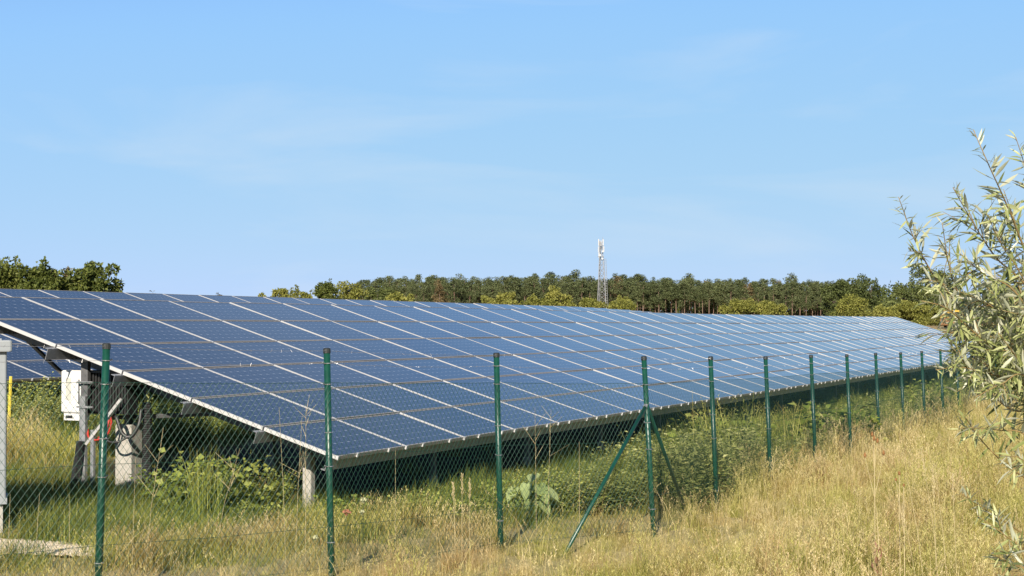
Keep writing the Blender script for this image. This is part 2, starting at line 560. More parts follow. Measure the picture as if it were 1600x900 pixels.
# ------------------------------------------------------------------ ground: one sheet to the horizon
rr = np.concatenate([np.linspace(.6, 12, 14), np.linspace(12.5, 60, 120), np.linspace(61, 240, 90), np.geomspace(250, 6500, 30)])
aa = np.concatenate([np.linspace(-180, -31, 30), np.linspace(-30, 30, 150), np.linspace(31, 180, 30)[:-1]])
R_, A_ = np.meshgrid(rr, np.radians(aa), indexing='ij')
gx, gy = R_ * np.sin(A_), R_ * np.cos(A_)
gzv = ground(gx, gy)
near = (R_ > 6) & (R_ < 70)
gzv = gzv + near * rng.normal(0, .015, gzv.shape)
V = np.stack([gx, gy, gzv], -1).reshape(-1, 3)
nr, na = R_.shape
i0 = (np.arange(nr - 1)[:, None] * na + np.arange(na)[None, :])
i1 = (np.arange(nr - 1)[:, None] * na + (np.arange(na)[None, :] + 1) % na)
F = np.stack([i0, i0 + na, i1 + na, i1], -1).reshape(-1, 4)
V = np.concatenate([V, [[0, 0, gz(0, 0)]]])
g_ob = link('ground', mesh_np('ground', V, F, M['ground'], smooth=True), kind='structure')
cf = MB(); ring0 = V[:na]
cf.add(np.concatenate([ring0, V[-1:]]), [(i, (i + 1) % na, na) for i in range(na)])
# (the small hub under the camera is closed by joining it to the sheet's mesh)
import bmesh
bm = bmesh.new(); bm.from_mesh(g_ob.data); bm.verts.ensure_lookup_table()
c_ = bm.verts[len(V) - 1]
for i in range(na):
    bm.faces.new((bm.verts[i], bm.verts[(i + 1) % na], c_))
bmesh.ops.recalc_face_normals(bm, faces=bm.faces)
bm.to_mesh(g_ob.data); bm.free()
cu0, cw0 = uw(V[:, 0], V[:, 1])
bare = sstep(.1, .9, cw0) * (1 - sstep(5.2, 6.2, cw0)) * sstep(1.0, 2.5, cu0) * (1 - sstep(69, 72, cu0))  # mask under the rows: bare soil plus painted-in shade
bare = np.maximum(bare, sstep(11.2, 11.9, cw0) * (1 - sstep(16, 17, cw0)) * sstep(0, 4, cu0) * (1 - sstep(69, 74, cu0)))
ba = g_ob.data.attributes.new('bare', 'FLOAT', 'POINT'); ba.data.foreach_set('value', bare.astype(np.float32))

# pale gravel beside the cabinet
gp = MB()
cx_, cy_ = -5.05, 15.05
n = 40; ringp = []
for k in range(n):
    a = 2 * math.pi * k / n
    q = 1 + .16 * math.sin(3 * a + 1) + .1 * math.sin(7 * a)
    ringp.append((cx_ + 1.45 * q * math.cos(a), cy_ + .50 * q * math.sin(a)))
vs = [(cx_, cy_, gz(cx_, cy_) + .03)] + [(x, y, gz(x, y) + .012) for x, y in ringp]
vm = [((x + cx_) / 2, (y + cy_) / 2, gz((x + cx_) / 2, (y + cy_) / 2) + .03) for x, y in ringp]
vs += vm
fs = []
for k in range(n):
    j = (k + 1) % n
    fs += [(0, 1 + n + k, 1 + n + j), (1 + n + k, 1 + k, 1 + j, 1 + n + j)]
gp.add(vs, fs)
gp.build('gravel_path', M['gravel'], kind='structure', smooth=True)

# ------------------------------------------------------------------ solar arrays
PW, PH, FR, TH = PU - .018, PV - .022, .020, .042


def panel_meshes():
    g = MB()
    z = -.004
    g.add([(FR, FR, z), (PW - FR, FR, z), (PW - FR, PH - FR, z), (FR, PH - FR, z),
           (FR, FR, z - .03), (PW - FR, FR, z - .03), (PW - FR, PH - FR, z - .03), (FR, PH - FR, z - .03)],
          [(0, 1, 2, 3), (7, 6, 5, 4), (0, 4, 5, 1), (1, 5, 6, 2), (2, 6, 7, 3), (3, 7, 4, 0)])
    f = MB()
    o = [(0, 0), (PW, 0), (PW, PH), (0, PH)]; i = [(FR, FR), (PW - FR, FR), (PW - FR, PH - FR), (FR, PH - FR)]
    vs = [(x, y, 0) for x, y in o] + [(x, y, 0) for x, y in i] + [(x, y, -TH) for x, y in o] + [(x, y, -TH) for x, y in i]
    fs = []
    for k in range(4):
        j = (k + 1) % 4
        fs += [(k, j, 4 + j, 4 + k), (8 + k, 8 + j, j, k), (12 + j, 12 + k, 4 + k, 4 + j)][:2]
        fs += [(4 + k, 4 + j, 12 + j, 12 + k), (12 + k, 12 + j, 8 + j, 8 + k)]
    f.add(vs, fs)
    return g.mesh('panel', M['cells']), f.mesh('frame', M['frame'])


PANEL_ME, FRAME_ME = panel_meshes()
ct, st = math.cos(TILT), math.sin(TILT)


def solar_array(label, origin, ncol, bend, frames, u_first):
    root = thing('solar_array', label, 'solar panels', (origin[0], origin[1], gz(origin[0], origin[1])), ROTZ, 'rows of tilted solar panels')
    bz = origin[2] - gz(origin[0], origin[1])
    def zoff(u): return bz + GRADE * u + bend(u)
    for c in range(ncol):
        for r in range(6):
            u = c * PU; v = r * PV
            p = link('panel', PANEL_ME, root, (u + .009, v * ct, zoff(u) + v * st),
                     (TILT + random.gauss(0, .0030), -(GRADE) + random.gauss(0, .0012), 0))
            link('frame', FRAME_ME, p)
    Ln = ncol * PU
    us = np.linspace(-.06, Ln + .06, 30)
    def lp(u, v, d):     # local point below the panel plane by d (perpendicular)
        return (u, v * ct + d * st, zoff(max(u, 0)) + v * st - d * ct)
    # purlins: C profiles under the row joints, the lowest one carries the eave
    for k, v in enumerate([.10, 1.0, 2.01, 3.02, 4.03, 5.04, 5.95]):
        b = MB()
        hgt, wd, t = .14, .055, .006
        prof = [(-wd / 2, -TH), (wd / 2, -TH), (wd / 2, -TH - hgt), (-wd / 2, -TH - hgt), (-wd / 2, -TH - hgt + .02),
                (wd / 2 - t, -TH - hgt + t), (wd / 2 - t, -TH - t), (-wd / 2, -TH - .02)]
        prof = [(-wd / 2, -TH - .003), (-wd / 2, -TH - hgt), (-wd / 2 + t, -TH - hgt), (-wd / 2 + t, -TH - t - .003), (wd / 2, -TH - t - .003), (wd / 2, -TH - .003)] if k else \
               [(-wd / 2, -TH - .003), (-wd / 2, -TH - hgt - .01), (wd / 2, -TH - hgt - .01), (wd / 2, -TH - hgt), (-wd / 2 + t, -TH - hgt), (-wd / 2 + t, -TH - .003)]
        vs = []
        for u in (us if k else us[:]):
            uu = u - (.10 if (k and u < 0) else 0)
            for (a, d) in prof: vs.append(lp(uu, v + a, -d))
        m_ = len(prof); fs = []
        for i in range(len(us) - 1):
            for q in range(m_):
                s = (q + 1) % m_
                fs.append((i * m_ + q, i * m_ + s, (i + 1) * m_ + s, (i + 1) * m_ + q))
        fs += [tuple(range(m_)), tuple(range((len(us) - 1) * m_ + m_ - 1, (len(us) - 1) * m_ - 1, -1))]
        b.add(vs, fs)
        b.build('purlin' if k else 'eave_beam', M['steel'], root)
    # clamps along the eave, two per panel, joined
    b = MB()
    for c in range(ncol):
        for q in (.0, .27, .73):
            u = c * PU + q * PU
            for vv in (-.012,):
                x, y, z = lp(u, vv, .016)
                b.box((x, y, z), (.035, .018, .045), [[1, 0, 0], [0, ct, -st], [0, st, ct]])
    b.build('eave_clamps', M['alu'], root, kind='stuff')
    # trestles
    feet_ = []
    for wd, hh in ((.115, .70), (.24, .85), (.10, .16), (.16, .25)):
        me_c = MB(); me_c.box((0, 0, hh / 2 - .15), (wd, wd, hh + .30), bev=.015); feet_.append(me_c.mesh('concrete_post', M['concrete']))
    for i in range(frames):
        u = u_first + i * 3.4
        zz = zoff(u)
        def gl(w): p = np.array(origin) + U * u + W * w; return gz(p[0], p[1]) - root.location[2]
        b = MB()
        pts = [lp(u, .35, TH + .21), lp(u, 5.75, TH + .21)]
        c0, c1 = np.array(pts[0]), np.array(pts[1])
        Rm = [[1, 0, 0], [0, ct, -st], [0, st, ct]]
        b.box((c0 + c1) / 2, (.07, np.linalg.norm(c1 - c0), .13), Rm)
        b.build('rafter', M['steel_dull'], root)
        for w in (.85, 3.40):
            ft = link('concrete_post', feet_[(w > 2) + (2 if i else 0)], root, (u, w, gl(w)))
            fh = (.55 if not i else .05)
            top = zz + w / ct * st - (TH + .24) / ct
            s = MB(); s.box((0, 0, (fh + top - gl(w)) / 2), ((.085, .075) if not i else (.07, .06)) + (top - gl(w) - fh,))
            s.build('steel_post', M['steel_dull'], ft)
        b = MB()
        b.tube([(u + .06, 3.75, gl(3.75) + .9), lp(u + .06, 5.2, TH + .26)], .028, 4)
        b.tube([(u + .06, 3.75, gl(3.75) + .9), lp(u + .06, 2.2, TH + .26)], .028, 4)
        b.build('brace', M['steel_dull'], root)
    return root


front = solar_array('long front row of blue solar panels nearest the green fence', P0, 42,
                    lambda u: .10 * max(0, (u - 24) / 48) ** 2, 21, .85)
B0 = P0 + W * 10.95 + U * (8.75 - 4 * PU)
B0[2] = P0[2] + .458 + GRADE * (8.75 - 4 * PU)
back = solar_array('second row of solar panels behind, seen under and above the front row', B0, 41, lambda u: -.32 * max(0, (u - 46) / 20) ** 2, 21, .85)

# ------------------------------------------------------------------ chain-link fence
PH_ = 2.0
posts = []
P3 = [(-4.75, 11.02, -.13), (-3.17, 12.69, -.19), (-1.64, 14.37, -.26), (-.16, 16.62, -.35), (1.48, 18.23, -.42)]
lean = [.010, (.030), (-.023), (-.023), (-.054)]
for (x, y, z), l in zip(P3, lean): posts.append((np.array([x, y, z + EYE]), l))
tops = [(1110, 556), (1196, 556), (1267, 554), (1323, 553), (1368, 551), (1407, 550), (1440, 548), (1469, 545), (1494, 543), (1517, 541), (1537, 540), (1555, 539)]
wl_ = -3.065
# even spacing along the straight run
up = []
for (px, py) in tops:
    r = ray(px, py); C = np.array([0, 0, EYE])
    rel = C - P0; Yd = (wl_ - rel @ W) / (r @ W); p = C + r * Yd
    up.append((p - P0) @ U)
for (px, py), u in zip(tops, up):
    p = P0 + U * u + W * wl_; d = p[1]
    posts.append((np.array([p[0], p[1], EYE + ray(px, py)[2] * d]), -.040))

fence = thing('chain_link_fence', 'green chain-link fence with round posts and barbed wire before the panels', 'fence',
              (posts[4][0][0], posts[4][0][1], gz(posts[4][0][0], posts[4][0][1])))
FO = np.array(fence.location)
post_me = MB()
post_me.tube([(0, 0, -.35), (0, 0, PH_ - .05)], .030, 12)
post_mesh = post_me.mesh('post', M['post'], True)
cap_me = MB()
cap_me.tube([(0, 0, PH_ - .05), (0, 0, PH_ - .012), (0, 0, PH_ - .004)], [.0335, .0335, .024], 12)
cap_mesh = cap_me.mesh('post_cap', M['cap'])
clip_me = MB()
for hz, s in ((PH_ - .14, 1), (PH_ - .325, 1), (PH_ - .75, -1), (PH_ - 1.05, 1), (PH_ - 1.72, -1)):
    clip_me.tube([(.0345 * math.cos(a), .0345 * math.sin(a), hz) for a in np.linspace(0, 2 * math.pi, 10)], .0035, 4)
    clip_me.tube([(.030 * s, -.02, hz), (.052 * s, -.035, hz + .01)], .006, 4)
clip_mesh = clip_me.mesh('wire_tie', M['barb'])
feet, heads = [], []
for (tp, l) in posts:
    b = np.array([tp[0] - l * PH_, tp[1], tp[2] - PH_])
    ax = (tp - b) / np.linalg.norm(tp - b)
    q = Vector(ax).to_track_quat('Z', 'Y')
    e = q.to_euler()
    po = link('post', post_mesh, fence, b - FO, e)
    link('post_cap', cap_mesh, po)
    link('wire_tie', clip_mesh, po)
    feet.append(b); heads.append(tp)


def along(i, h):     # point on post i at height h, on its camera side
    ax = (heads[i] - feet[i]) / PH_
    return feet[i] + ax * h


MESH_TOP, MESH_BOT = 1.69, .03
for i in range(len(posts) - 1):
    a0, a1 = along(i, MESH_BOT), along(i, MESH_TOP); b0, b1 = along(i + 1, MESH_BOT), along(i + 1, MESH_TOP)
    Lb = np.linalg.norm(b0 - a0)
    n = max(6, int(round(Lb / .065)))
    hgt = MESH_TOP - MESH_BOT
    slope = 1.22                                  # diamond a little taller than wide
    run = hgt / slope / Lb * 1.0                  # horizontal run of a full-height wire, as fraction
    m = MB()
    nrm = np.cross(b0 - a0, [0, 0, 1.0]); nrm /= np.linalg.norm(nrm)
    def P(s, t, side):
        lo = a0 + (b0 - a0) * s; hi = a1 + (b1 - a1) * s
        sag = .010 * math.sin(s * 9 + i) * math.sin(t * math.pi)
        return lo + (hi - lo) * t + nrm * (side * .0018 + sag + .034)
    for fam in (1, -1):
        k0 = -int(math.ceil(run * n))
        for k in range(k0, n + 1 - k0):
            s0 = k / n; s1 = s0 + fam * run
            t0, t1 = 0.0, 1.0
            # clip to the bay
            for lim in (0.0, 1.0):
                if (s0 - lim) * (s1 - lim) < 0:
                    t = (lim - s0) / (s1 - s0)
                    inside0 = 0 <= s0 <= 1
                    if inside0: t1 = min(t1, t)
                    elif (s0 < 0 and lim == 0) or (s0 > 1 and lim == 1): t0 = max(t0, t)
                    else: t1 = min(t1, t)
            if t1 - t0 < .01 or max(s0, s1) <= 0 or min(s0, s1) >= 1: continue
            sm = s0 + (s1 - s0) * (t0 + t1) / 2
            if sm < 0 or sm > 1: continue
            tm = (t0 + t1) / 2
            jit = random.gauss(0, .0006)
            m.tube([P(s0 + (s1 - s0) * t0, t0, fam), P(s0 + (s1 - s0) * tm + jit, tm, fam), P(s0 + (s1 - s0) * t1, t1, fam)], .0017 if i < 4 else .0013, 3, cap=False)
    m.v = [v - FO for v in m.v]
    m.build('chain_link_mesh', M['wire_green'], fence, kind='stuff')
# tension wires and barbed strands
for h, nm in ((MESH_TOP, 'top_wire'), (1.05, 'tension_wire'), (.42, 'tension_wire'), (.06, 'bottom_wire')):
    m = MB(); pts = []
    for i in range(len(posts)):
        p = along(i, h); d = np.array([0, -.033, 0]); pts.append(p + d - FO)
        if i < len(posts) - 1:
            q = along(i + 1, h); pts.append((p + q) / 2 + d - FO + [0, 0, -.012])
    m.tube(pts, .0019, 4)
    m.build(nm, M['wire_green'], fence)
for h, sag in ((PH_ - .03, .012), (PH_ - .14, .02)):
    m = MB()
    for i in range(len(posts) - 1):
        a, b = along(i, h) + [0, -.032, 0], along(i + 1, h) + [0, -.032, 0]
        Lb = np.linalg.norm(b - a)
        pts = []
        for s in np.linspace(0, 1, 9):
            pts.append(a + (b - a) * s + [0, 0, -sag * 4 * s * (1 - s)] - FO)
        m.tube(pts, .0016, 3)
        for s in np.arange(.05, 1, .11 / Lb):
            c = a + (b - a) * s + [0, 0, -sag * 4 * s * (1 - s)] - FO
            for q in range(2):
                d = rng.normal(0, 1, 3); d /= np.linalg.norm(d)
                m.tube([c - d * .013, c + d * .013], .0008, 3)
    m.build('barbed_wire', M['barb'], fence)
# two struts at the corner post
s0 = along(4, 1.45)
for foot_px in ((872, 829, 16.6), (1078, 780, 20.6)):
    f = at(*foot_px); f[2] = min(f[2], gz(f[0], f[1])) - .12
    m = MB()
    d = (f - s0) / np.linalg.norm(f - s0)
    m.tube([s0 + d * .03 - FO, f - FO], .021, 10)
    st_o = m.build('strut', M['post'], fence, smooth=True)
    c = MB(); c.tube([s0 - d * .02 - FO, s0 + d * .05 - FO], .026, 8); c.build('strut_clamp', M['barb'], st_o)

# ------------------------------------------------------------------ grey electrical cabinet
cabz = gz(-6, 16.3)
cab = thing('electrical_cabinet', 'light grey metal electrical cabinet cut off by the left frame edge', 'electrical cabinet',
            (-4.98, 16.0, cabz), math.radians(17))
CW, CD = 2.7, .45
bz0 = 2.3 - 1.83 - cabz; tz0 = 2.3 - .33 - cabz
b = MB(); b.box((-CW / 2, CD / 2, (bz0 + tz0) / 2), (CW, CD, tz0 - bz0), bev=.018); body = b.build('body', M['cabinet'], cab)
b = MB(); b.box((-CW / 2, CD / 2, tz0 + .055), (CW + .10, CD + .12, .11), bev=.02)
b.box((-CW / 2, CD / 2, tz0 + .112), (CW - .1, CD - .1, .03)); b.build('roof', M['cabinet'], cab)
b = MB(); b.box((-CW / 2, CD / 2, bz0 / 2 - .1), (CW - .06, CD - .08, bz0 + .2 - .006)); b.build('plinth', M['concrete'], cab)
b = MB(); b.box((-CW / 2, CD / 2, bz0 + .03), (CW + .02, CD + .02, .06)); b.build('base_rail', M['cabinet'], cab)
for k in range(2):
    xx = -CW * (.26 + .48 * k)
    b = MB(); b.box((xx, -.008, (bz0 + tz0) / 2 + .02), (CW * .45, .014, tz0 - bz0 - .16)); dr = b.build('door', M['cabinet'], cab)
    h = MB(); h.box((xx + (.45 if k else -.45), -.025, (bz0 + tz0) / 2), (.03, .025, .22), bev=.008); h.build('handle', M['black'], dr)

# ------------------------------------------------------------------ inverter under the near end of the front row
ip = LW(.58, 3.52)
RI = [[U[0], W[0], 0], [U[1], W[1], 0], [0, 0, 1]]
inv = thing('inverter', 'white inverter box on a steel stand under the near end of the panels', 'inverter', ip, ROTZ)
zb = 2.3 - (650 - 497) / F_PX * 19.9 - ip[2]      # underside of the shell
b = MB(); b.box((-.055, .42, zb + .30), (.22, .32, .52), bev=.03); shell = b.build('shell', M['white_shell'], inv, smooth=False)
b = MB(); b.box((-.168, .46, zb + .33), (.006, .07, .27)); b.build('data_plate', M['print'], shell)
b = MB(); b.box((-.168, .30, zb + .30), (.008, .018, .30)); b.build('seam_strip', M['steel_dull'], shell)
b = MB(); b.box((-.08, .40, zb - .01), (.16, .26, .085)); cb = b.build('connector_box', M['white_shell'], inv)
b = MB(); b.box((-.162, .45, zb - .01), (.006, .10, .035), bev=.0); b.build('socket', M['black'], cb)
hs = MB(); hs.box((.02, -.06, zb + .28), (.20, .60, .50))
for k in range(14):
    hs.box((-.095, -.34 + k * .043, zb + .28), (.03, .014, .48))
hs.box((-.02, .12, zb + .545), (.24, .88, .025))
hs.build('heat_sink', M['black'], inv)
b = MB()
b.box((-.20, .205, .40), (.05, .085, 1.6), None); b.box((-.17, .205, .40), (.02, .05, 1.6))
b.build('stand_post', M['steel'], inv)
b = MB(); b.box((-.16, .205, 1.45), (.06, .10, .50)); b.build('shaded_post_top', M['steel_dull'], inv)  # upper end of the post, coloured dark to stand for its shade
b = MB()
b.box((-.205, .06, .32), (.04, .045, .95)); b.build('stand_leg', M['steel'], inv)
b = MB(); b.tube([(-.225, .15, .62), (-.225, -.36, 1.18)], .022, 4); b.build('brace', M['alu'], inv)
b = MB()
for zc in (zb + .12, zb + .42):
    b.box((-.235, .17, zc), (.02, .22, .025)); b.tube([(-.25, .07, zc), (-.25, .03, zc)], .012, 6)
b.build('bracket', M['steel'], inv)


def cable(name, label, pts, r, mat, cat, group=None, rings=False):
    m = MB()
    pts = np.array(pts, float)
    # Catmull-Rom
    P_ = np.vstack([2 * pts[0] - pts[1], pts, 2 * pts[-1] - pts[-2]]); out = []
    for i in range(1, len(P_) - 2):
        for t in np.linspace(0, 1, 14 if rings else 8, endpoint=False):
            a, b_, c, d = P_[i - 1], P_[i], P_[i + 1], P_[i + 2]
            out.append(.5 * (2 * b_ + (c - a) * t + (2 * a - 5 * b_ + 4 * c - d) * t * t + (3 * b_ - a - 3 * c + d) * t ** 3))
    out.append(pts[-1])
    if rings:
        fine = []
        for i in range(len(out) - 1):
            for t in (0, .5): fine.append(out[i] + (out[i + 1] - out[i]) * t)
        out = fine + [out[-1]]
        rad = [r * (1 if i % 2 else .86) for i in range(len(out))]
    else: rad = r
    m.tube(out, rad, 8)
    o = m.build(name, mat, smooth=not rings)
    return tag(o, label, cat, group)


def il(x, y, z):     # inverter-local to world
    return ip + U * x + W * y + np.array([0, 0, z])


lw = lambda y, z: il(-.24, y, z)
cable('corrugated_conduit', 'thick black corrugated conduit slanting down the left of the inverter stand', [il(-.26, .20, .66), il(-.28, .215, .45), il(-.30, .25, .2), il(-.32, .30, -.12)], .055, M['black'], 'conduit', 'black corrugated conduits', True)
cable('corrugated_conduit', 'thick black corrugated conduit running down beside the concrete leg', [il(.15, -.47, 1.12), il(.15, -.48, .7), il(.12, -.50, .35), il(.10, -.56, -.12)], .062, M['black'], 'conduit', 'black corrugated conduits', True)
cable('cable', 'red cable loop hanging lowest under the black heat sink', [il(-.1, -.10, zb + .02), il(-.16, -.16, .98), il(-.2, -.13, .80), il(-.2, -.02, .68), il(-.2, .12, .70), il(-.15, .18, .80)], .013, M['red'], 'cable', 'cables hanging under the inverter')
cable('cable', 'short red cable dropping straight from the black heat sink', [il(-.1, -.13, zb + .03), il(-.18, -.17, 1.0), il(-.18, -.19, .88), il(-.18, -.13, .74), il(-.18, .0, .70)], .012, M['red'], 'cable', 'cables hanging under the inverter')
cable('cable', 'black cable bundle looping from the heat sink to the concrete leg', [il(-.1, -.17, zb + .02), il(-.14, -.24, .94), il(-.14, -.32, .76), il(-.1, -.42, .72), il(0, -.46, .86), il(.05, -.46, 1.05)], .024, M['black'], 'cable', 'cables hanging under the inverter')
cable('cable', 'thin black cable sagging below the red loop', [il(-.1, -.05, zb + .02), il(-.2, -.08, .86), il(-.22, -.16, .68), il(-.2, -.30, .66), il(-.1, -.42, .74)], .014, M['black'], 'cable', 'cables hanging under the inverter')

# yellow marker strip by the shrub between the rows
yp = on_ground(14, 25.5)
m = MB()
tp_ = at(17, 588, 25.5)
m.tube([(0, 0, -.1), ((tp_ - yp)[0] * .5, 0, (tp_ - yp)[2] * .5), tuple(tp_ - yp)], [.022, .024, .026], 6)
tag(m.build('marker_post', M['yellow'], loc=yp), 'slim leaning yellow marker post beside the grey cabinet', 'marker post')


# ------------------------------------------------------------------ foliage builders
def unit(n):
    v = rng.normal(0, 1, (n, 3)); return v / np.linalg.norm(v, axis=1, keepdims=True)


def leaf_faces(C, D, N, L, Wd, fold=.25, droop=0.0):
    """one leaf per row: base C, direction D, rough normal N, length L, width Wd -> two bent quads folded to a kite"""
    n = len(C)
    S = np.cross(D, N); S /= np.linalg.norm(S, axis=1, keepdims=True) + 1e-9
    Nn = np.cross(S, D)
    L = np.broadcast_to(L, (n,))[:, None]; Wd = np.broadcast_to(Wd, (n,))[:, None]
    a = C; t = C + D * L - np.array([0, 0, 1]) * droop * L
    mid = C + D * L * .42
    l = mid + S * Wd / 2 + Nn * Wd * fold; r = mid - S * Wd / 2 + Nn * Wd * fold
    V = np.stack([a, l, t, r], 1).reshape(-1, 3)
    i = np.arange(n)[:, None] * 4
    F = np.stack([np.stack([i[:, 0], i[:, 0] + 2, i[:, 0] + 1], 1), np.stack([i[:, 0], i[:, 0] + 3, i[:, 0] + 2], 1)], 1).reshape(-1, 3)
    return V, F


def crown_leaves(blobs, n, size, seed_bias=.55, up=.35, asp=.6):
    """leaf kites spread over the shells of many small clumps"""
    bl = np.array(blobs)      # x,y,z,r
    wgt = bl[:, 3] ** 2; pick = rng.choice(len(bl), n, p=wgt / wgt.sum())
    d = unit(n)
    rad = bl[pick, 3] * (rng.random(n) ** (1 / 3.5))
    C = bl[pick, :3] + d * rad[:, None] * np.array([1, 1, .82])
    D = unit(n) * .8 + d * .6; D /= np.linalg.norm(D, axis=1, keepdims=True)
    N = d * seed_bias + unit(n) * .6 + [0, 0, up]
    L = size * rng.uniform(.6, 1.35, n)
    V, F = leaf_faces(C, D, N, L, L * asp)
    clump = rng.random(len(bl))[pick] * .4
    rnd = np.clip(clump + rng.random(n) * .6, 0, 1)
    return V, F, np.repeat(rnd, 2)


def broadleaf_parts(h, w, nleaf, size, nb=34, spiky=0.0, base=.15, trunk_r=.12, asp=.6):
    """trunk + limbs tube mesh, and crown leaves, in local metres"""
    blobs = []
    lobes = [(rng.uniform(-.28, .28) * w, rng.uniform(-.25, .25) * w, rng.uniform(.45, .78) * h) for _ in range(5)]
    for k in range(nb):
        lx, ly, lz = lobes[k % 5]
        d = unit(1)[0]
        q = rng.uniform(.45, 1.0)
        x = lx + d[0] * q * w * .27; y = ly + d[1] * q * w * .27; z = lz + d[2] * q * h * .30
        z = max(base * h + .1 * h, min(z, .93 * h))
        blobs.append((x, y, z, rng.uniform(.05, .115) * w))
    for k in range(nb // 3):     # skirt so that the crown reaches down
        a = rng.uniform(0, 6.28); q = rng.uniform(.2, .42) * w
        blobs.append((q * math.cos(a), q * math.sin(a), rng.uniform(base, .42) * h, rng.uniform(.08, .13) * w))
    if spiky:
        for k in range(int(14 * spiky)):
            a = rng.uniform(0, 6.28); q = rng.uniform(0, .42) * w
            x, y = q * math.cos(a), q * math.sin(a); z0 = h * (.88 - .55 * (q / w) ** 1.1) * rng.uniform(.75, 1.0)
            for t in range(4): blobs.append((x * (1 + .04 * t), y * (1 + .04 * t), z0 + t * .05 * h, w * (.055 - .01 * t)))
    zt = max(b[2] + .75 * b[3] for b in blobs); blobs = [(b[0], b[1], b[2] * h / zt, b[3]) for b in blobs]
    t = MB()
    t.tube([(0, 0, -.3), (0.02 * w, 0, .2 * h), (-.01 * w, .01 * w, .5 * h), (0, 0, .8 * h)], [trunk_r * 1.25, trunk_r, trunk_r * .6, trunk_r * .15], 7)
    for k in range(min(16, len(blobs))):
        bx = blobs[(k * 3) % len(blobs)]; z0 = rng.uniform(.15, .5) * h
        e = np.array(bx[:3]); s = np.array([0, 0, z0]); mdl = (s + e) / 2 + [0, 0, .05 * h]
        t.tube([s, mdl, e], [trunk_r * .5, trunk_r * .3, trunk_r * .08], 5)
    V, F, r = crown_leaves(blobs, nleaf, size, asp=asp)
    return t, V, F, r


def make_tree(name, label, cat, h, w, nleaf, size, mat, loc, group=None, rotz=0.0, **kw):
    global rng
    keep_rng = rng; rng = np.random.default_rng(int(abs(loc[0]) * 131 + loc[1] * 17) % 99991)
    t, V, F, r = broadleaf_parts(h, w, nleaf, size, **kw)
    rng = keep_rng
    o = thing(name, label, cat, loc, rotz, group)
    t.build('trunk', M['bark'], o, smooth=True)
    link('crown', mesh_np('crown', V, F, M[mat], r), o)
    return o


# ---- left trees behind the second row
def place_h(px, ytop, Y):        # location on the ground and height so the crown top meets ytop
    g = on_ground(px, Y); return g, at(px, ytop, Y)[2] - g[2]


LT = 'leafy trees behind the left end of the panels'
for (px, yt, Y, wpx, mat, nl, lab, nm, cat, kw) in [
    (12, 398, 62, 150, 'tree_green', 13000, 'broad full green tree at the left frame edge behind the panels', 'broadleaf_tree', 'tree', dict(nb=60, spiky=1.0)),
    (66, 403, 60, 84, 'tree_green', 8000, 'narrower green tree merging with the leftmost broad tree', 'broadleaf_tree', 'tree', dict(nb=44, spiky=1.2)),
    (104, 419, 66, 64, 'tree_brown', 3600, 'sparse greyish brown shrub between two green trees', 'shrub', 'shrub', dict(nb=26, spiky=1.2)),
    (146, 411, 61, 100, 'tree_green', 9000, 'spiky green tree ending the left tree group', 'broadleaf_tree', 'tree', dict(nb=48, spiky=1.8)),
]:
    g, h = place_h(px, yt, Y)
    make_tree(nm, lab, cat, h, wpx / F_PX * Y, nl, .145, mat, g, LT, trunk_r=.11, base=.04, **kw)

# small tops just peeping over the panels
for (px, yt, Y, wpx, lab) in [(243, 455, 70, 24, 'tiny brownish bush top peeping over the panels right of the left trees'), (338, 459, 80, 26, 'low brownish bush top just showing over the panel edge')]:
    g, h = place_h(px, yt, Y)
    make_tree('shrub', lab, 'shrub', h, wpx / F_PX * Y, 900, .13, 'tree_brown', g, spiky=.5, trunk_r=.05)

# ---- middle distance shrubs and small trees in front of the pine wood
MG = 'yellow-green trees before the pine wood'
mid = [
    (420, 459, 170, 60, 'tree_yellow', 'lowest shrub at the left end of the distant tree line'),
    (440, 452, 168, 60, 'tree_yellow', 'low yellow-green shrub between the lowest and the rounded one'),
    (590, 446, 172, 60, 'tree_dark', 'darker bushy tree right of the spreading yellow-green one'),
    (472, 445, 165, 78, 'tree_yellow', 'rounded yellow-green tree left of the pointed dark one'),
    (510, 437, 160, 48, 'tree_green', 'pointed darker green tree between two yellow-green ones'),
    (550, 441, 165, 84, 'tree_yellow', 'spreading yellow-green tree right of the pointed dark one'),
    (622, 456, 150, 72, 'tree_yellow', 'bright yellow-green rounded shrub left of the pine trunks'),
    (788, 456, 170, 58, 'tree_yellow', 'small yellow-green tree at the foot of the pines, left of centre'),
    (834, 460, 180, 50, 'tree_yellow', 'low olive shrub between two taller yellow-green trees'),
    (868, 446, 175, 62, 'tree_yellow', 'taller yellow-green tree left of the lattice mast'),
    (921, 466, 180, 70, 'tree_yellow', 'wide low shrub directly at the foot of the mast'),
    (968, 462, 185, 62, 'tree_yellow', 'yellow-green shrub just right of the mast foot'),
    (1155, 467, 190, 68, 'tree_yellow', 'left one of the two shrubs right of the bare trunks'),
    (1205, 470, 190, 66, 'tree_yellow', 'right one of the two shrubs right of the bare trunks'),
    (1335, 460, 185, 88, 'tree_yellow', 'bright yellow-green dome shaped shrub under the big dark tree'),
    (1375, 478, 190, 60, 'tree_yellow', 'low shrub right of the bright dome shaped shrub'),
    (1425, 470, 200, 70, 'tree_yellow', 'olive shrub behind the far top corner of the panels'),
    (1470, 478, 210, 60, 'tree_yellow', 'olive shrub at the edge of the far field'),
]
for (px, yt, Y, wpx, mat, lab) in mid:
    g, h = place_h(px, yt, Y)
    make_tree('small_tree', lab, 'tree', h, wpx / F_PX * Y, 8500, .21, mat, g, MG, rotz=random.random() * 6, nb=40, spiky=.4, trunk_r=.16, base=.05)

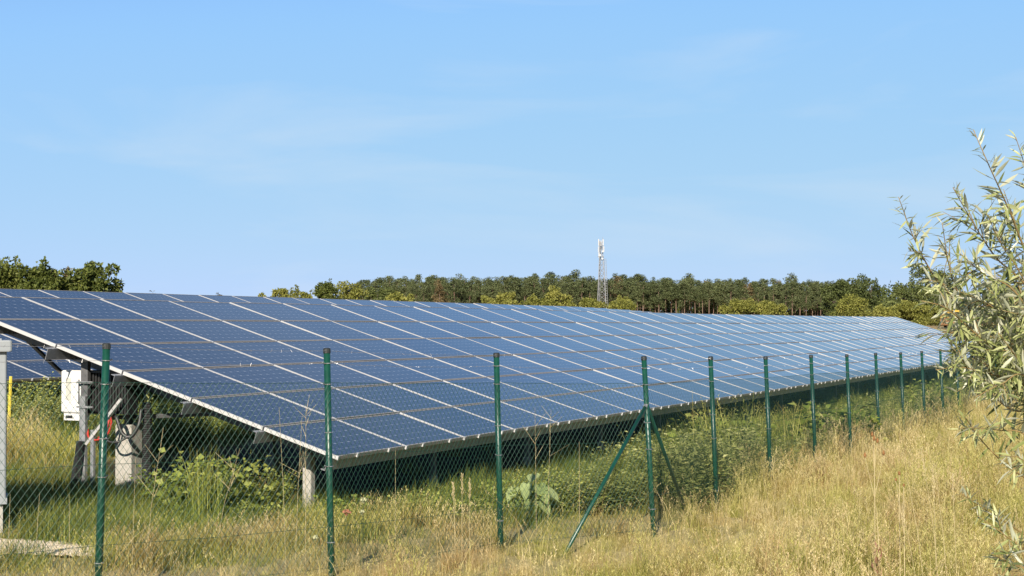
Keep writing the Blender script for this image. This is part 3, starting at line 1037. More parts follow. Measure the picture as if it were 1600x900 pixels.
# ---- big dark trees on the right
for (px, yt, Y, wpx, mat, lab) in [
    (1362, 429, 250, 84, 'tree_dark', 'big dark rounded tree behind the far end of the panels'),
    (1312, 437, 262, 70, 'tree_dark', 'dark tree left of the big rounded one'),
    (1425, 434, 235, 112, 'tree_dark', 'broad dark tree right of the gap behind the willow twigs'),
    (1472, 414, 245, 92, 'tree_dark', 'tallest dark tree seen through the upper willow twigs'),
    (1520, 456, 250, 96, 'tree_dark', 'lower dark tree behind the willow in the middle'),
    (1572, 446, 240, 88, 'tree_dark', 'dark tree behind the dense right part of the willow'),
    (1640, 440, 250, 100, 'tree_dark', 'dark tree at the right frame edge behind the willow'),
]:
    g, h = place_h(px, yt, Y)
    make_tree('dark_tree', lab, 'tree', h, wpx / F_PX * Y, 9000, .33, mat, g, 'big dark trees on the right', nb=44, spiky=.25, trunk_r=.28, base=.04)

# ---- pine wood
def pine_variant(h, seed, mat, low=.34):
    global rng
    rng = np.random.default_rng(seed)
    t = MB(); lean_ = rng.normal(0, .25, 2)
    ax = lambda z: np.array([lean_[0] * (z / h) ** 2, lean_[1] * (z / h) ** 2, z])
    t.tube([ax(z) for z in (-.5, .3 * h, .6 * h, .92 * h)], [.19, .16, .11, .03], 6)
    blobs = []
    for k in range(34):
        z = h * rng.uniform(low, .97); q = (1.08 - z / h) ** .5 * rng.uniform(.5, 2.3) * 1.25
        a = rng.uniform(0, 6.28)
        c = ax(z) + [q * math.cos(a), q * math.sin(a), 0]
        blobs.append((*c, rng.uniform(.5, 1.05)))
        t.tube([ax(z - .5), c], [.06, .02], 4)
    for k in range(3):
        z = h * rng.uniform(.86, .99); blobs.append((*(ax(z)), rng.uniform(.35, .6)))
    V, F, r = crown_leaves(blobs, 1900, .40, up=.6, asp=.6)
    return t.mesh('trunk', M['pine_bark'], True), mesh_np('crown', V, F, M[mat], r)


variants = [pine_variant(15 + .4 * k, 100 + k, 'needles') for k in range(7)] + [pine_variant(14.5, 140, 'needles_brown'), pine_variant(15, 151, 'needles', .6), pine_variant(15.4, 152, 'needles', .6)]
rng = np.random.default_rng(21)


def pine_profile(px):     # picture height of the wood's upper edge
    return np.interp(px, [560, 600, 660, 720, 800, 900, 960, 1040, 1100, 1180, 1240, 1300, 1340], [440, 434, 431, 433, 431, 429, 431, 434, 437, 435, 435, 440, 446])


npine = 0
proto_p = None
for row, (Y, step) in enumerate([(470, 9.6), (482, 10.0), (494, 10.5), (510, 12.0), (530, 14)]):
    px = 560 + rng.uniform(0, 8)
    while px < 1345 and npine < 296:
        yy = Y + rng.normal(0, 4)
        x_ = px + rng.normal(0, 2.2)
        if px < 640 and row < 2: px += step; continue
        g, h = place_h(x_, float(pine_profile(x_)) + rng.normal(2.0 + 1.2 * (4 - row), 5.0), yy)
        if 1020 < px < 1120 and row == 0 and rng.random() < .25: px += step; continue
        brown = rng.random() < .02
        k = 7 if brown else int(rng.integers(0, 7))
        bare_ = 1015 < px < 1125 and row < 3 and rng.random() < .55
        if bare_: k = 8 + int(rng.integers(0, 2)); brown = False
        h0 = 14.5 if k == 7 else (15 if k == 8 else 15.4 if k == 9 else 15 + .4 * k)
        s = h / h0
        o = thing('pine_tree', 'bare-trunked pine at the wood edge right of the mast' if bare_ else 'browned pine among the green ones of the distant pine wood' if brown else 'slim green-crowned pine standing in the distant pine wood',
                  'tree', g, rng.uniform(0, 6.28), 'bare-trunked pines right of the mast' if bare_ else 'browned pines of the pine wood' if brown else 'pines of the distant wood')
        ws = rng.uniform(1.0, 1.5); o.scale = (s * ws, s * ws, s)
        link('trunk', variants[k][0], o); link('crown', variants[k][1], o)
        npine += 1
        px += step * rng.uniform(.75, 1.25)
rng = np.random.default_rng(33)
# dark undergrowth of the wood, beyond counting
V, F, r = [], [], []
blobs = []
for px in np.arange(420, 1480, 5.0):
    for Y in (492, 515, 540, 560):
        g = on_ground(px + rng.normal(0, 2), Y + rng.normal(0, 4))
        top = rng.uniform(2.0, 6.0) if Y < 530 else rng.uniform(9, 12.0)
        if px < 600: top *= .5
        for z in np.arange(.5, top, 1.4): blobs.append((g[0] + rng.normal(0, .7), g[1] + rng.normal(0, 1), g[2] + z, rng.uniform(.8, 1.5)))
V, F, r = crown_leaves(blobs, 42000, 1.15, up=.3)
link('wood_undergrowth', mesh_np('wood_undergrowth', V, F, M['tree_dark'], r * .7), kind='stuff')

# ------------------------------------------------------------------ telecom mast
g, h = place_h(939, 373, 455)
mast = thing('telecom_mast', 'grey lattice telecom mast with white antennas rising above the pine wood', 'mast', g)
m = MB()
def mw(z): return 1.7 - 1.15 * min(z / (h * .84), 1)
leg_a = [math.radians(90 + 120 * k + 15) for k in range(3)]
for a in leg_a:
    m.tube([(mw(z) * math.cos(a), mw(z) * math.sin(a), z) for z in np.linspace(-.3, h * .97, 8)], .10, 5)
m.build('mast_leg', M['mast'], mast)
m = MB()
nz = 15
for i in range(nz):
    z0, z1 = h * .97 * i / nz, h * .97 * (i + 1) / nz
    for k in range(3):
        a, b = leg_a[k], leg_a[(k + 1) % 3]
        p = lambda an, z: (mw(z) * math.cos(an), mw(z) * math.sin(an), z)
        m.tube([p(a, z0), p(b, z1)], .04, 4); m.tube([p(b, z0), p(a, z1)], .04, 4); m.tube([p(a, z0), p(b, z0)], .04, 4)
m.build('lattice_brace', M['mast'], mast)
m = MB(); m.box((0, 0, h * .785), (1.7, 1.7, .12)); m.build('platform', M['mast'], mast)
m = MB(); m.tube([(.5, 0, h * .9), (.5, 0, h * 1.02)], .05, 5); m.build('top_rod', M['mast'], mast)
for (x, y, z, sx, sz) in [(-.80, -.5, .955, .45, 2.2), (.75, -.5, .955, .5, 2.1), (.0, -.9, .945, .35, 1.9), (-.9, -.4, .87, .4, 2.0), (1.0, -.4, .875, .45, 1.9), (.2, .9, .9, .4, 2.0), (-.7, -.6, .80, .5, 1.7)]:
    m = MB(); m.box((x * .8, y, z * h), (sx * .62, .22, sz * .85), bev=.05); m.build('antenna', M['antenna'], mast)
for (x, z) in ((.45, .845), (-.2, .80), (.35, .76)):
    m = MB(); m.tube([(x, -.75, z * h), (x, -1.0, z * h), (x, -1.05, z * h)], [.15, .30, .28], 10); m.build('dish', M['antenna'], mast)
m = MB()
for z in np.linspace(.5, h * .75, 26): m.box((1.95 - .9 * z / h, .3, z), (.5, .05, .06))
m.tube([(2.2, .3, 0), (1.4, .3, h * .76)], .06, 4); m.tube([(1.7, .3, 0), (.95, .3, h * .76)], .06, 4)
m.build('ladder', M['mast'], mast)

# ------------------------------------------------------------------ orange van at the far field's edge
g = on_ground(1503, 172)
g[2] += 0.0
van = thing('parked_van', 'small orange and amber van parked at the far field edge behind the willow', 'van', g, math.radians(200))
m = MB()
sec = [(-1.9, .35, .95), (-1.85, .35, 1.15), (-1.0, .35, 1.25), (-.9, .35, 1.3), (1.9, .35, 1.3), (1.95, .35, 1.1)]
def hull(mb, prof, wd):
    n = len(prof); vs = [(x, -wd, z) for x, z in prof] + [(x, wd, z) for x, z in prof]
    mb.add(vs, [tuple(range(n)), tuple(range(2 * n - 1, n - 1, -1))] + [(i, n + i, n + (i + 1) % n, (i + 1) % n) for i in range(n)])
hull(m, [(-2.1, .35), (-2.15, .8), (-2.0, 1.02), (-1.2, 1.15), (2.1, 1.15), (2.15, .4), (2.0, .32)], .88)
m.build('body', M['orange'], van)
m = MB(); hull(m, [(-1.18, 1.154), (-.55, 1.86), (-.3, 1.94), (2.0, 1.94), (2.1, 1.8), (2.12, 1.154)], .84); cabm = m.build('cab', M['amber'], van)
for s in (-1, 1):
    m = MB(); hull(m, [(-.95, 1.22), (-.5, 1.76), (.35, 1.76), (.35, 1.22)], .012)
    m.v = [v + [0, s * .845, 0] for v in m.v]; m.build('side_window', M['black'], cabm)
    m = MB(); hull(m, [(.5, 1.22), (.5, 1.76), (1.8, 1.76), (1.85, 1.22)], .012)
    m.v = [v + [0, s * .845, 0] for v in m.v]; m.build('side_window', M['black'], cabm)
    for x in (-1.35, 1.35):
        m = MB(); m.tube([(x, s * .72, .33), (x, s * .9, .33)], .33, 16); wh = m.build('wheel', M['rubber'], van)
        m = MB(); m.tube([(x, s * .895, .33), (x, s * .91, .33)], .19, 12); m.build('rim', M['steel'], wh)
    m = MB(); m.box((-2.13, s * .6, .75), (.05, .3, .16)); m.build('headlight', M['antenna'], van)
m = MB(); m.box((-.87, 0, 1.52), (.02, 1.5, .62), [[math.cos(-.73), 0, math.sin(-.73)], [0, 1, 0], [-math.sin(-.73), 0, math.cos(-.73)]][::1]); m.build('windscreen', M['black'], cabm)

# ------------------------------------------------------------------ grass: clumps set out by geometry nodes (beyond counting)
def clump_mesh(name, nb, h, spread, wd, mat, lean_=.35, seed_heads=0, seg=3):
    Vs, Fs, rn = [], [], []; n0 = 0
    for b in range(nb):
        a = rng.uniform(0, 6.28); q = spread * math.sqrt(rng.random())
        base = np.array([q * math.cos(a), q * math.sin(a), -.02])
        hh = h * rng.uniform(.45, 1.1)
        ld = rng.uniform(0, 6.28); lv = np.array([math.cos(ld), math.sin(ld), 0]) * hh * abs(rng.normal(0, lean_))
        fa = rng.uniform(0, 6.28); side = np.array([math.cos(fa), math.sin(fa), 0]) * wd * rng.uniform(.6, 1.3)
        pts = []
        for s in range(seg + 1):
            t = s / seg
            pts.append(base + np.array([0, 0, hh * (t - .12 * t * t)]) + lv * t * t)
        col = rng.random()
        for s in range(seg):
            w0 = side * (1 - s / seg) ** .7; w1 = side * max(0.08, (1 - (s + 1) / seg)) ** .7
            Vs += [pts[s] - w0 / 2, pts[s] + w0 / 2, pts[s + 1] + w1 / 2, pts[s + 1] - w1 / 2]
            Fs.append((n0, n0 + 1, n0 + 2, n0 + 3)); n0 += 4; rn.append(np.clip(col + rng.normal(0, .08), 0, 1))
        if b < seed_heads:
            for j in range(9):
                t = 1 - j * .022; c = pts[-1] + (pts[-2] - pts[-1]) * (j * .07)
                d = unit(1)[0] * .5 + [0, 0, .6]; d = d / np.linalg.norm(d); sd = np.cross(d, unit(1)[0]); sd /= np.linalg.norm(sd) + 1e-9
                Lh = .022
                Vs += [c, c + d * Lh * .5 + sd * .003, c + d * Lh, c + d * Lh * .5 - sd * .003]
                Fs.append((n0, n0 + 1, n0 + 2, n0 + 3)); n0 += 4; rn.append(min(1, .75 + .25 * rng.random()))
    return mesh_np(name, np.array(Vs), np.array(Fs), M[mat], rn)


def scatter(name, pts, rot, scl, meshes):
    """points with rot / scl / pick attributes, each carrying one clump of the given meshes (as instances)"""
    me = bpy.data.meshes.new(name)
    n = len(pts)
    me.vertices.add(n); me.vertices.foreach_set('co', np.ascontiguousarray(pts, np.float32).ravel())
    for nm, arr, ty in (('rot', rot, 'FLOAT'), ('scl', scl, 'FLOAT'), ('pick', rng.integers(0, len(meshes), n), 'INT')):
        a = me.attributes.new(nm, ty, 'POINT'); a.data.foreach_set('value', np.ascontiguousarray(arr, np.int32 if ty == 'INT' else np.float32))
    me.update()
    o = link(name, me, kind='stuff')
    col = bpy.data.collections.new(name + '_clumps')
    for i, mm in enumerate(meshes):
        c = bpy.data.objects.new('%s_clump' % name, mm); col.objects.link(c)
    ng = bpy.data.node_groups.new(name, 'GeometryNodeTree')
    ng.interface.new_socket('Geometry', in_out='INPUT', socket_type='NodeSocketGeometry')
    ng.interface.new_socket('Geometry', in_out='OUTPUT', socket_type='NodeSocketGeometry')
    N_ = ng.nodes; gi = N_.new('NodeGroupInput'); go = N_.new('NodeGroupOutput')
    iop = N_.new('GeometryNodeInstanceOnPoints'); ci = N_.new('GeometryNodeCollectionInfo')
    ci.inputs['Collection'].default_value = col; ci.inputs['Separate Children'].default_value = True; ci.inputs['Reset Children'].default_value = True
    def attr(nm, ty):
        a = N_.new('GeometryNodeInputNamedAttribute'); a.data_type = ty; a.inputs['Name'].default_value = nm
        return a.outputs['Attribute']
    cx = N_.new('ShaderNodeCombineXYZ')
    L_ = ng.links
    mp = N_.new('GeometryNodeMeshToPoints')
    L_.new(gi.outputs[0], mp.inputs['Mesh'])
    L_.new(mp.outputs['Points'], iop.inputs['Points'])
    L_.new(ci.outputs[0], iop.inputs['Instance'])
    iop.inputs['Pick Instance'].default_value = True
    L_.new(attr('pick', 'INT'), iop.inputs['Instance Index'])
    L_.new(attr('rot', 'FLOAT'), cx.inputs[2])
    L_.new(cx.outputs[0], iop.inputs['Rotation'])
    L_.new(attr('scl', 'FLOAT'), iop.inputs['Scale'])
    L_.new(iop.outputs[0], go.inputs[0])
    md = o.modifiers.new('clumps', 'NODES'); md.node_group = ng
    return o


dryM = [clump_mesh('dry_clump', 50, .30, .17, .0048, 'grass_dry', .40, 8 if k % 2 else 3) for k in range(6)]
dryT = [clump_mesh('tall_dry_clump', 36, .60, .15, .0050, 'grass_dry', .26, 20) for k in range(5)]
midM = [clump_mesh('half_dry_clump', 50, .24, .17, .0050, 'grass_mid', .45, 2) for k in range(5)]
grnM = [clump_mesh('green_clump', 46, .32, .17, .0056, 'grass_green', .45, 0) for k in range(5)]

# candidate positions over the seen ground, thinner with distance
cand = []
for (d0, d1, rho, sc) in [(11, 18, 34, 1.0), (18, 26, 24, 1.1), (26, 40, 12, 1.3), (40, 62, 6.5, 1.7), (62, 100, 3.0, 2.2)]:
    wmax = .40 * d1
    n = int((d1 - d0) * 2 * wmax * rho)
    y = rng.uniform(d0, d1, n); x = rng.uniform(-wmax, wmax, n)
    k = np.abs(x) < .40 * y + .3
    cand.append(np.stack([x[k], y[k], np.full(k.sum(), sc)], 1))
cand = np.concatenate(cand)
cu, cw = uw(cand[:, 0], cand[:, 1])
noi = np.sin(cand[:, 0] * 1.7 + 2 * np.sin(cand[:, 1] * .6)) * .5 + np.sin(cand[:, 1] * 1.1 + cand[:, 0] * .8) * .5
# how far in front of the fence line (plan): section one runs post to post, section two along w = -3.07
P3a = np.array([p[:2] for p, _ in posts[1:5]])
fence_w = np.where(cu > 1.5, -3.07, np.interp(cu, [-6, -5.38, -3.24, -.6, 1.52], [-.7, -.91, -1.67, -2.17, -3.07]))
dd = cw - fence_w + .35 * noi            # negative: outside, towards the camera
under = (cw > .3) & (cw < 5.7) & (cu > 1.5) & (cu < 71)
keep = ~under | (rng.random(len(cand)) < .06)
# bare spot of gravel and the cabinet's footprint
gq = ((cand[:, 0] - cx_) / 1.25) ** 2 + ((cand[:, 1] - cy_ + .25) / .68) ** 2
keep &= (gq > 1) | (rng.random(len(cand)) < .06)
hol = np.sin(cand[:, 0] * 1.3 + 1.7 * np.sin(cand[:, 1] * .9)) * np.sin(cand[:, 1] * 1.9 + .8 * cand[:, 0])
keep &= (hol > -.78) | (rng.random(len(cand)) < .6)
keep &= ~((cand[:, 0] < -4.8) & (cand[:, 1] > 15.3 - .3 * (cand[:, 0] + 4.9)) & (cand[:, 1] < 16.6 - .3 * (cand[:, 0] + 4.9)))
cls = np.full(len(cand), 0)
rn = rng.random(len(cand))
right = sstep(2, 7, cu)
cls[dd < .55] = np.where(rn[dd < .55] < .16 + .42 * right[dd < .55], 1, 0)              # outside: dry, taller on the right
ins = dd >= .55
cls[ins] = np.where(rn[ins] < .75, 2, 0)
li = ins & (cu < 1.5) & (cw < .9)
cls[li] = np.where(rn[li] < .25, 2, 0)
gb = ins & (cu > 1.0) & (cw > -1.9) & (cw < .6)
cls[gb] = np.where(rn[gb] < .7, 3, 2)
lf = ins & (cu <= 1.5) & (cw > .3)
cls[lf] = np.where(rn[lf] < .5, 3, 2)
# straw strip behind the inverter, between the rows
st_ = (cw > 5.9) & (cw < 8.8) & (cu < 5)
cls[st_] = np.where(rn[st_] < .3, 1, 0)
cls[(cw > 5.7) & (cu >= 5)] = 3  # green grass in place of straw, to darken the ground behind the row
far_ = (cu > 8) & (dd < .55)
cls[far_] = np.where(rn[far_] < .45, 1, np.where(rn[far_] < .82, 0, 2))
gzc = ground(cand[:, 0], cand[:, 1])
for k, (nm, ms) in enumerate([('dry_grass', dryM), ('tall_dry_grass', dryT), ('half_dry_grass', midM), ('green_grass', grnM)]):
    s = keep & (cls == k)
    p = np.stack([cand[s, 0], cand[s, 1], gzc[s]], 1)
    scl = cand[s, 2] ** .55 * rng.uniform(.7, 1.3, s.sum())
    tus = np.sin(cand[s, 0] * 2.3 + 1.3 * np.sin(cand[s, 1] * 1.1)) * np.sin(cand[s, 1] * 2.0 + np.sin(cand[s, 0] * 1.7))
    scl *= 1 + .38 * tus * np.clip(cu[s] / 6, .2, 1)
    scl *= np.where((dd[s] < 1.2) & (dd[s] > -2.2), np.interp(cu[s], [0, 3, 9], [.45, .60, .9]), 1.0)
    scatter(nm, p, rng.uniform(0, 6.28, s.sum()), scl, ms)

loose = [clump_mesh('long_straw', 5, .80, .10, .0058, 'grass_dry', .55, 3, 4) for k in range(6)]
m_ = keep & (dd < .7) & (rng.random(len(cand)) < np.interp(cand[:, 1], [11, 20, 40], [.20, .20, .30]))
scatter('loose_straw', np.stack([cand[m_, 0], cand[m_, 1], gzc[m_]], 1), rng.uniform(0, 6.28, m_.sum()), rng.uniform(.45, 1.05, m_.sum()), loose)

M['pebble'] = plain('pale_pebble', (.58, .48, .34), (.88, .77, .60), .9, 0, 3, .2)
peb = []
for k in range(4):
    bmp = bmesh.new(); bmesh.ops.create_icosphere(bmp, subdivisions=1, radius=.016)
    for v in bmp.verts: v.co = v.co * random.uniform(.7, 1.25); v.co.z *= .75
    pm = bpy.data.meshes.new('pebble'); bmp.to_mesh(pm); bmp.free(); pm.materials.append(M['pebble']); peb.append(pm)
n = 5000
q = np.sqrt(rng.random(n)) * 1.12; a = rng.uniform(0, 6.28, n); k = 1 + .16 * np.sin(3 * a + 1) + .1 * np.sin(7 * a)
px_, py_ = cx_ + 1.45 * k * q * np.cos(a), cy_ + .50 * k * q * np.sin(a)
scatter('gravel', np.stack([px_, py_, ground(px_, py_) + .018 + .016 * np.clip(1 - q, 0, 1)], 1), rng.uniform(0, 6.28, n), rng.uniform(.4, 1.5, n), peb)

# ------------------------------------------------------------------ weeds, herbs and shrubs round the fence and under the panels
def herb_meshes(h, w, stems, leaf, mat, per=26, asp=.45, hmin=.38):
    Vs, Fs, rn = [], [], []; n0 = 0
    sm = MB()
    for k in range(stems):
        a = rng.uniform(0, 6.28); q = w * .32 * math.sqrt(rng.random())
        b = np.array([q * math.cos(a), q * math.sin(a), -.03])
        hh = h * (hmin + (1 - hmin) * rng.random() ** 1.3) * (1 - .35 * (q / (w * .5)))
        ln = np.array([math.cos(a), math.sin(a), 0]) * q * .7 + rng.normal(0, .04, 3) * [1, 1, 0]
        f = lambda t: b + np.array([0, 0, hh * t]) + ln * t * t
        sm.tube([f(0), f(.5), f(1)], [.006, .005, .002], 4)
        t = rng.uniform(.05, 1.0, per) ** .65
        C = np.array([f(x) for x in t])
        an = rng.uniform(0, 6.28, per); ele = rng.uniform(-.2, .75, per)
        D = np.stack([np.cos(an) * np.cos(ele), np.sin(an) * np.cos(ele), np.sin(ele)], 1)
        C = C + D * (rng.random(per) * leaf * 1.3)[:, None]
        L = leaf * rng.uniform(.6, 1.3, per) * (1.15 - .5 * t)
        V, F = leaf_faces(C, D, np.array([0, -.35, .7]) + unit(per) * .9, L, L * asp, .2, .15)
        Vs.append(V); Fs.append(F + n0); n0 += len(V)
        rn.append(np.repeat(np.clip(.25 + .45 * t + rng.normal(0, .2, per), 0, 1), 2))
    return sm.mesh('stem', M['herb_stem']), mesh_np('foliage', np.concatenate(Vs), np.concatenate(Fs), M[mat], np.concatenate(rn))


M['herb_stem'] = plain('green_stem', (.08, .11, .03), (.16, .18, .06), .7, 0, 9, .3)


def plant(name, label, cat, meshes, loc, rotz=0.0, s=1.0, group=None):
    o = thing(name, label, cat, loc, rotz, group)
    o.scale = (s,) * 3 if np.isscalar(s) else s
    link('stem', meshes[0], o); link('foliage', meshes[1], o)
    return o


tallweed = [herb_meshes(1.25, 1.2, 54, .080 + .015 * k, 'herb_pale', 46, .30 + .08 * k, hmin=.3) for k in range(3)]
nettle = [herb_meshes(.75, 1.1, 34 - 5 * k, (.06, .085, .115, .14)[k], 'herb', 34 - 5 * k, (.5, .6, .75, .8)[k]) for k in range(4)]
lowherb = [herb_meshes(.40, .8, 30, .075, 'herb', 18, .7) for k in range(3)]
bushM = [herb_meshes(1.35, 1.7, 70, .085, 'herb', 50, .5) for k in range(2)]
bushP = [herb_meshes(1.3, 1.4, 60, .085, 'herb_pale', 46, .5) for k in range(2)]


def gp_(u, w): return LW(u, w)


GW = 'weeds growing along the lower panel edge'
# the tall weed stand right of the corner post
for (px, Y, h, lab, kk, wid) in [
    (985, 20.6, .95, 'tall weed stand seen just left of the corner post', 0, 1.0),
    (1042, 20.9, 1.10, 'tallest feathery weed stand between the corner post and the next post', 1, 1.1),
    (1092, 21.8, 1.0, 'tall weed stand right before the fifth post', 2, 1.0),
    (920, 20.2, .62, 'lower weed stand left of the slanting front strut', 2, 1.0),
    (1150, 24.0, .85, 'weed stand between the fifth and sixth posts', 0, 1.1),
    (1180, 25.3, .80, 'weed stand just left of the sixth post', 1, 1.1)]:
    g = on_ground(px, Y)
    plant('tall_weed', lab, 'weed', tallweed[kk], g, random.random() * 6, (wid, wid, h / 1.15), GW)
# nettles along the eave, on towards the far end
k = 0
bandP = [herb_meshes(.62, 1.0, 26, .07, 'herb_pale', 26, .42) for q in range(3)]
bandT = [clump_mesh('foliage', 120, .75, .34, .009, 'grass_mid', .3, 30) for q in range(2)]
u_ = 8.0
while u_ < 62 and k < 120:
    w_ = rng.uniform(-2.5, -.1 if u_ < 15 else -.9)
    s_ = rng.choice([.55, .8, 1.0, 1.25]) * (1.35 if u_ < 17 else .95)
    kind = rng.random()
    loc = LW(u_, w_)
    if kind < .42: plant('green_weed', 'leafy green weed clump along the lower panel edge beyond the fifth post', 'weed', nettle[k % 4], loc, rng.uniform(0, 6), (s_ * 1.1, s_ * 1.1, s_ * .9), 'green weeds beyond the fifth post')
    elif kind < .78: plant('pale_weed', 'pale feathery weed clump along the lower panel edge beyond the fifth post', 'weed', bandP[k % 3], loc, rng.uniform(0, 6), (s_ * 1.15, s_ * 1.15, s_), 'pale weeds beyond the fifth post')
    else:
        o = thing('grass_tuft', 'half-dry grass tuft among the weeds beyond the fifth post', 'grass tuft', loc, rng.uniform(0, 6), 'grass tufts beyond the fifth post')
        o.scale = (s_ * 1.2, s_ * 1.2, s_); link('foliage', bandT[k % 2], o)
    u_ += rng.uniform(.2, .75) * (1 + u_ / 50); k += 1
# herbs at the near eave, left to right
near_herbs = [
    (250, 19.0, .55, 'lowherb', 'low leafy herb clump left of the tall grass tuft inside the fence'),
    (292, 18.6, 1.0, 'nettle', 'bright green herb clump at the edge of the cabinet shadow'),
    (330, 18.3, 1.05, 'nettle', 'leafy green herb clump behind the upright rush tuft'),
    (372, 18.6, .95, 'nettle', 'bright herb clump between rush tuft and front concrete leg'),
    (398, 18.1, .8, 'lowherb', 'low round-leaved herb patch before the dark space under the panels'),
    (415, 19.2, .85, 'nettle', 'taller lobed herb left of the front concrete leg'),
    (530, 18.6, .9, 'lowherb', 'dark green herb right behind the second fence post'),
    (560, 18.6, .8, 'lowherb', 'low herb under the near panel corner'),
    (692, 19.0, 1.05, 'lowherb', 'bright green herb clump midway between second and third posts'),
    (660, 19.2, .8, 'lowherb', 'small herb clump left of the bright one under the panels'),
    (760, 19.2, .8, 'lowherb', 'green herb clump just left of the third post'),
    (800, 19.3, .85, 'nettle', 'green herb clump just right of the third post'),
    (842, 19.8, .8, 'nettle', 'herb clump behind the big pale leaves'),
    (885, 19.9, .95, 'nettle', 'herb clump right of the big pale leaves'),
    (735, 19.4, .6, 'lowherb', 'smallest herb clump under the panel edge near the third post'),
]
for (px, Y, s, kind, lab) in near_herbs:
    g = on_ground(px, Y)
    ms = {'lowherb': lowherb, 'nettle': nettle}[kind]
    plant('herb', lab, 'herb', ms[int(rng.integers(0, len(ms)))], g, rng.uniform(0, 6), s, GW)
# shrubs between the two rows, seen below the front row; shaded ones added as dark fill
for (px, yt, Y, wpx, lab, ms) in [
    (34, 574, 28.2, 110, 'leafy green shrub beside the yellow marker post under the back row', bushM[0]),
    (84, 586, 28.4, 100, 'green shrub right of the leafy one, left of the white inverter', bushM[1]),
    (60, 594, 27.6, 90, 'lower green shrub in front of the two by the yellow marker post', bushP[1]),
    (238, 580, 25.6, 96, 'pale green shrub right of the concrete leg under the panels', bushP[0]),
    (288, 592, 26.0, 90, 'yellowish green shrub under the white panel edge', bushP[1]),
    (176, 640, 25.5, 66, 'low green shrub seen between inverter stand and concrete leg', bushM[0]),
    (330, 622, 28.5, 90, 'shaded shrub added to fill the dark behind the rush tuft under the panels', bushM[1]),
    (385, 634, 30.0, 90, 'shaded shrub added to fill the dark left of the front concrete leg', bushM[0]),
    (445, 645, 31.5, 95, 'shaded shrub added to fill the dark behind the front concrete leg', bushM[1]),
    (505, 655, 33.0, 95, 'shaded shrub added to fill the dark behind the second fence post', bushM[0]),
    (570, 660, 35.0, 100, 'shaded shrub added to fill the dark under the near panel corner', bushM[1])]:
    g, h = place_h(px, yt, Y)
    plant('shrub', lab, 'shrub', ms, g, rng.uniform(0, 6), (wpx / F_PX * Y / 1.5, wpx / F_PX * Y / 1.5, h / 1.3), 'shrubs between the panel rows')

# burdock: big pale leaves
bg = on_ground(834, 19.2)
bd = thing('burdock', 'big pale burdock leaves at the panel edge right of the third post', 'plant', bg)
bd.scale = (.72, .72, .95)
for (dx, dy, z, L, az, el) in [(-.30, .0, .40, .26, 235, -35), (-.12, -.1, .46, .24, 262, -48), (.08, -.12, .44, .32, 300, -40), (.02, .1, .55, .24, 250, -15),
                               (.22, 0, .38, .26, 320, -30), (-.05, -.2, .26, .28, 270, -40), (.12, -.18, .24, .26, 300, -30), (-.26, -.1, .24, .24, 230, -30)]:
    a, e = math.radians(az), math.radians(el)
    D = np.array([math.cos(a) * math.cos(e), math.sin(a) * math.cos(e), math.sin(e)]); S = np.array([-math.sin(a), math.cos(a), 0]); Nn = np.cross(D, S)
    vs = []; fs = []
    prof = [(0, .02), (-.06, .22), (.1, .40), (.35, .43), (.6, .34), (.82, .18), (1, .02)]
    for (t, wv) in prof:
        c = np.array([dx, dy, z]) + D * L * t - np.array([0, 0, .12 * L * t * t])
        wob = .03 * math.sin(t * 9 + az)
        vs += [c - S * wv * L + Nn * (.10 + wob) * L, c, c + S * wv * L + Nn * (.10 - wob) * L]
    for i in range(len(prof) - 1):
        o = i * 3; fs += [(o, o + 1, o + 4, o + 3), (o + 1, o + 2, o + 5, o + 4)]
    m = MB(); m.add(vs, fs); m.tube([(dx * .2, dy * .2, -.03), tuple(np.array([dx, dy, z]))], .008, 5)
    me = m.mesh('leaf', M['burdock'], True)
    at_ = me.attributes.new('rnd', 'FLOAT', 'FACE'); at_.data.foreach_set('value', np.full(len(me.polygons), rng.random()))
    link('leaf', me, bd)

# upright rush tuft inside the fence
g = on_ground(322, 17.6)
rush_me = clump_mesh('rush_tuft', 150, .95, .20, .007, 'grass_mid', .16, 0, 4)
tag(link('rush_tuft', rush_me, loc=g), 'upright grassy rush tuft inside the fence between first and second posts', 'grass tuft')
g = on_ground(46, 19.2)
dk = clump_mesh('rush_tuft', 90, .42, .22, .007, 'grass_mid', .4, 0, 3)
tag(link('rush_tuft', dk, loc=g), 'dark spreading grass tuft beside the cabinet shadow', 'grass tuft')


# ---- single dry stalks
def stalk(px, Y, ytop, lab, lean_px=0, r=.0026, kind='plain', group='tall dry stalks standing in the meadow'):
    g = on_ground(px, Y); t = at(px + lean_px, ytop, Y)
    o = thing('dry_stalk', lab, 'dry stalk', g, 0, group)
    v = t - g
    m = MB(); m.tube([(0, 0, -.05), v * .5 + [lean_px * -.0006, 0, 0], v], [r, r * .8, r * .4], 4)
    m.build('stem', M['straw'], o)
    if kind == 'seed':
        m = MB()
        for j in range(26):
            c = v * (1 - .004 * j * 2) + rng.normal(0, .006, 3); d = unit(1)[0] * .5 + v / np.linalg.norm(v); d = d / np.linalg.norm(d)
            m.tube([c, c + d * .016, c + d * .03], [.001, .0035, .0008], 4)
        m.build('seed_head', M['straw'], o)
    if kind == 'twiggy':
        m = MB()
        for j in range(7):
            s = v * rng.uniform(.55, .95); e = s + [rng.normal(0, .09), rng.normal(0, .09), rng.uniform(.08, .2)]
            m.tube([s, e], [.002, .001], 3)
        m.build('twig', M['straw'], o)
    return o


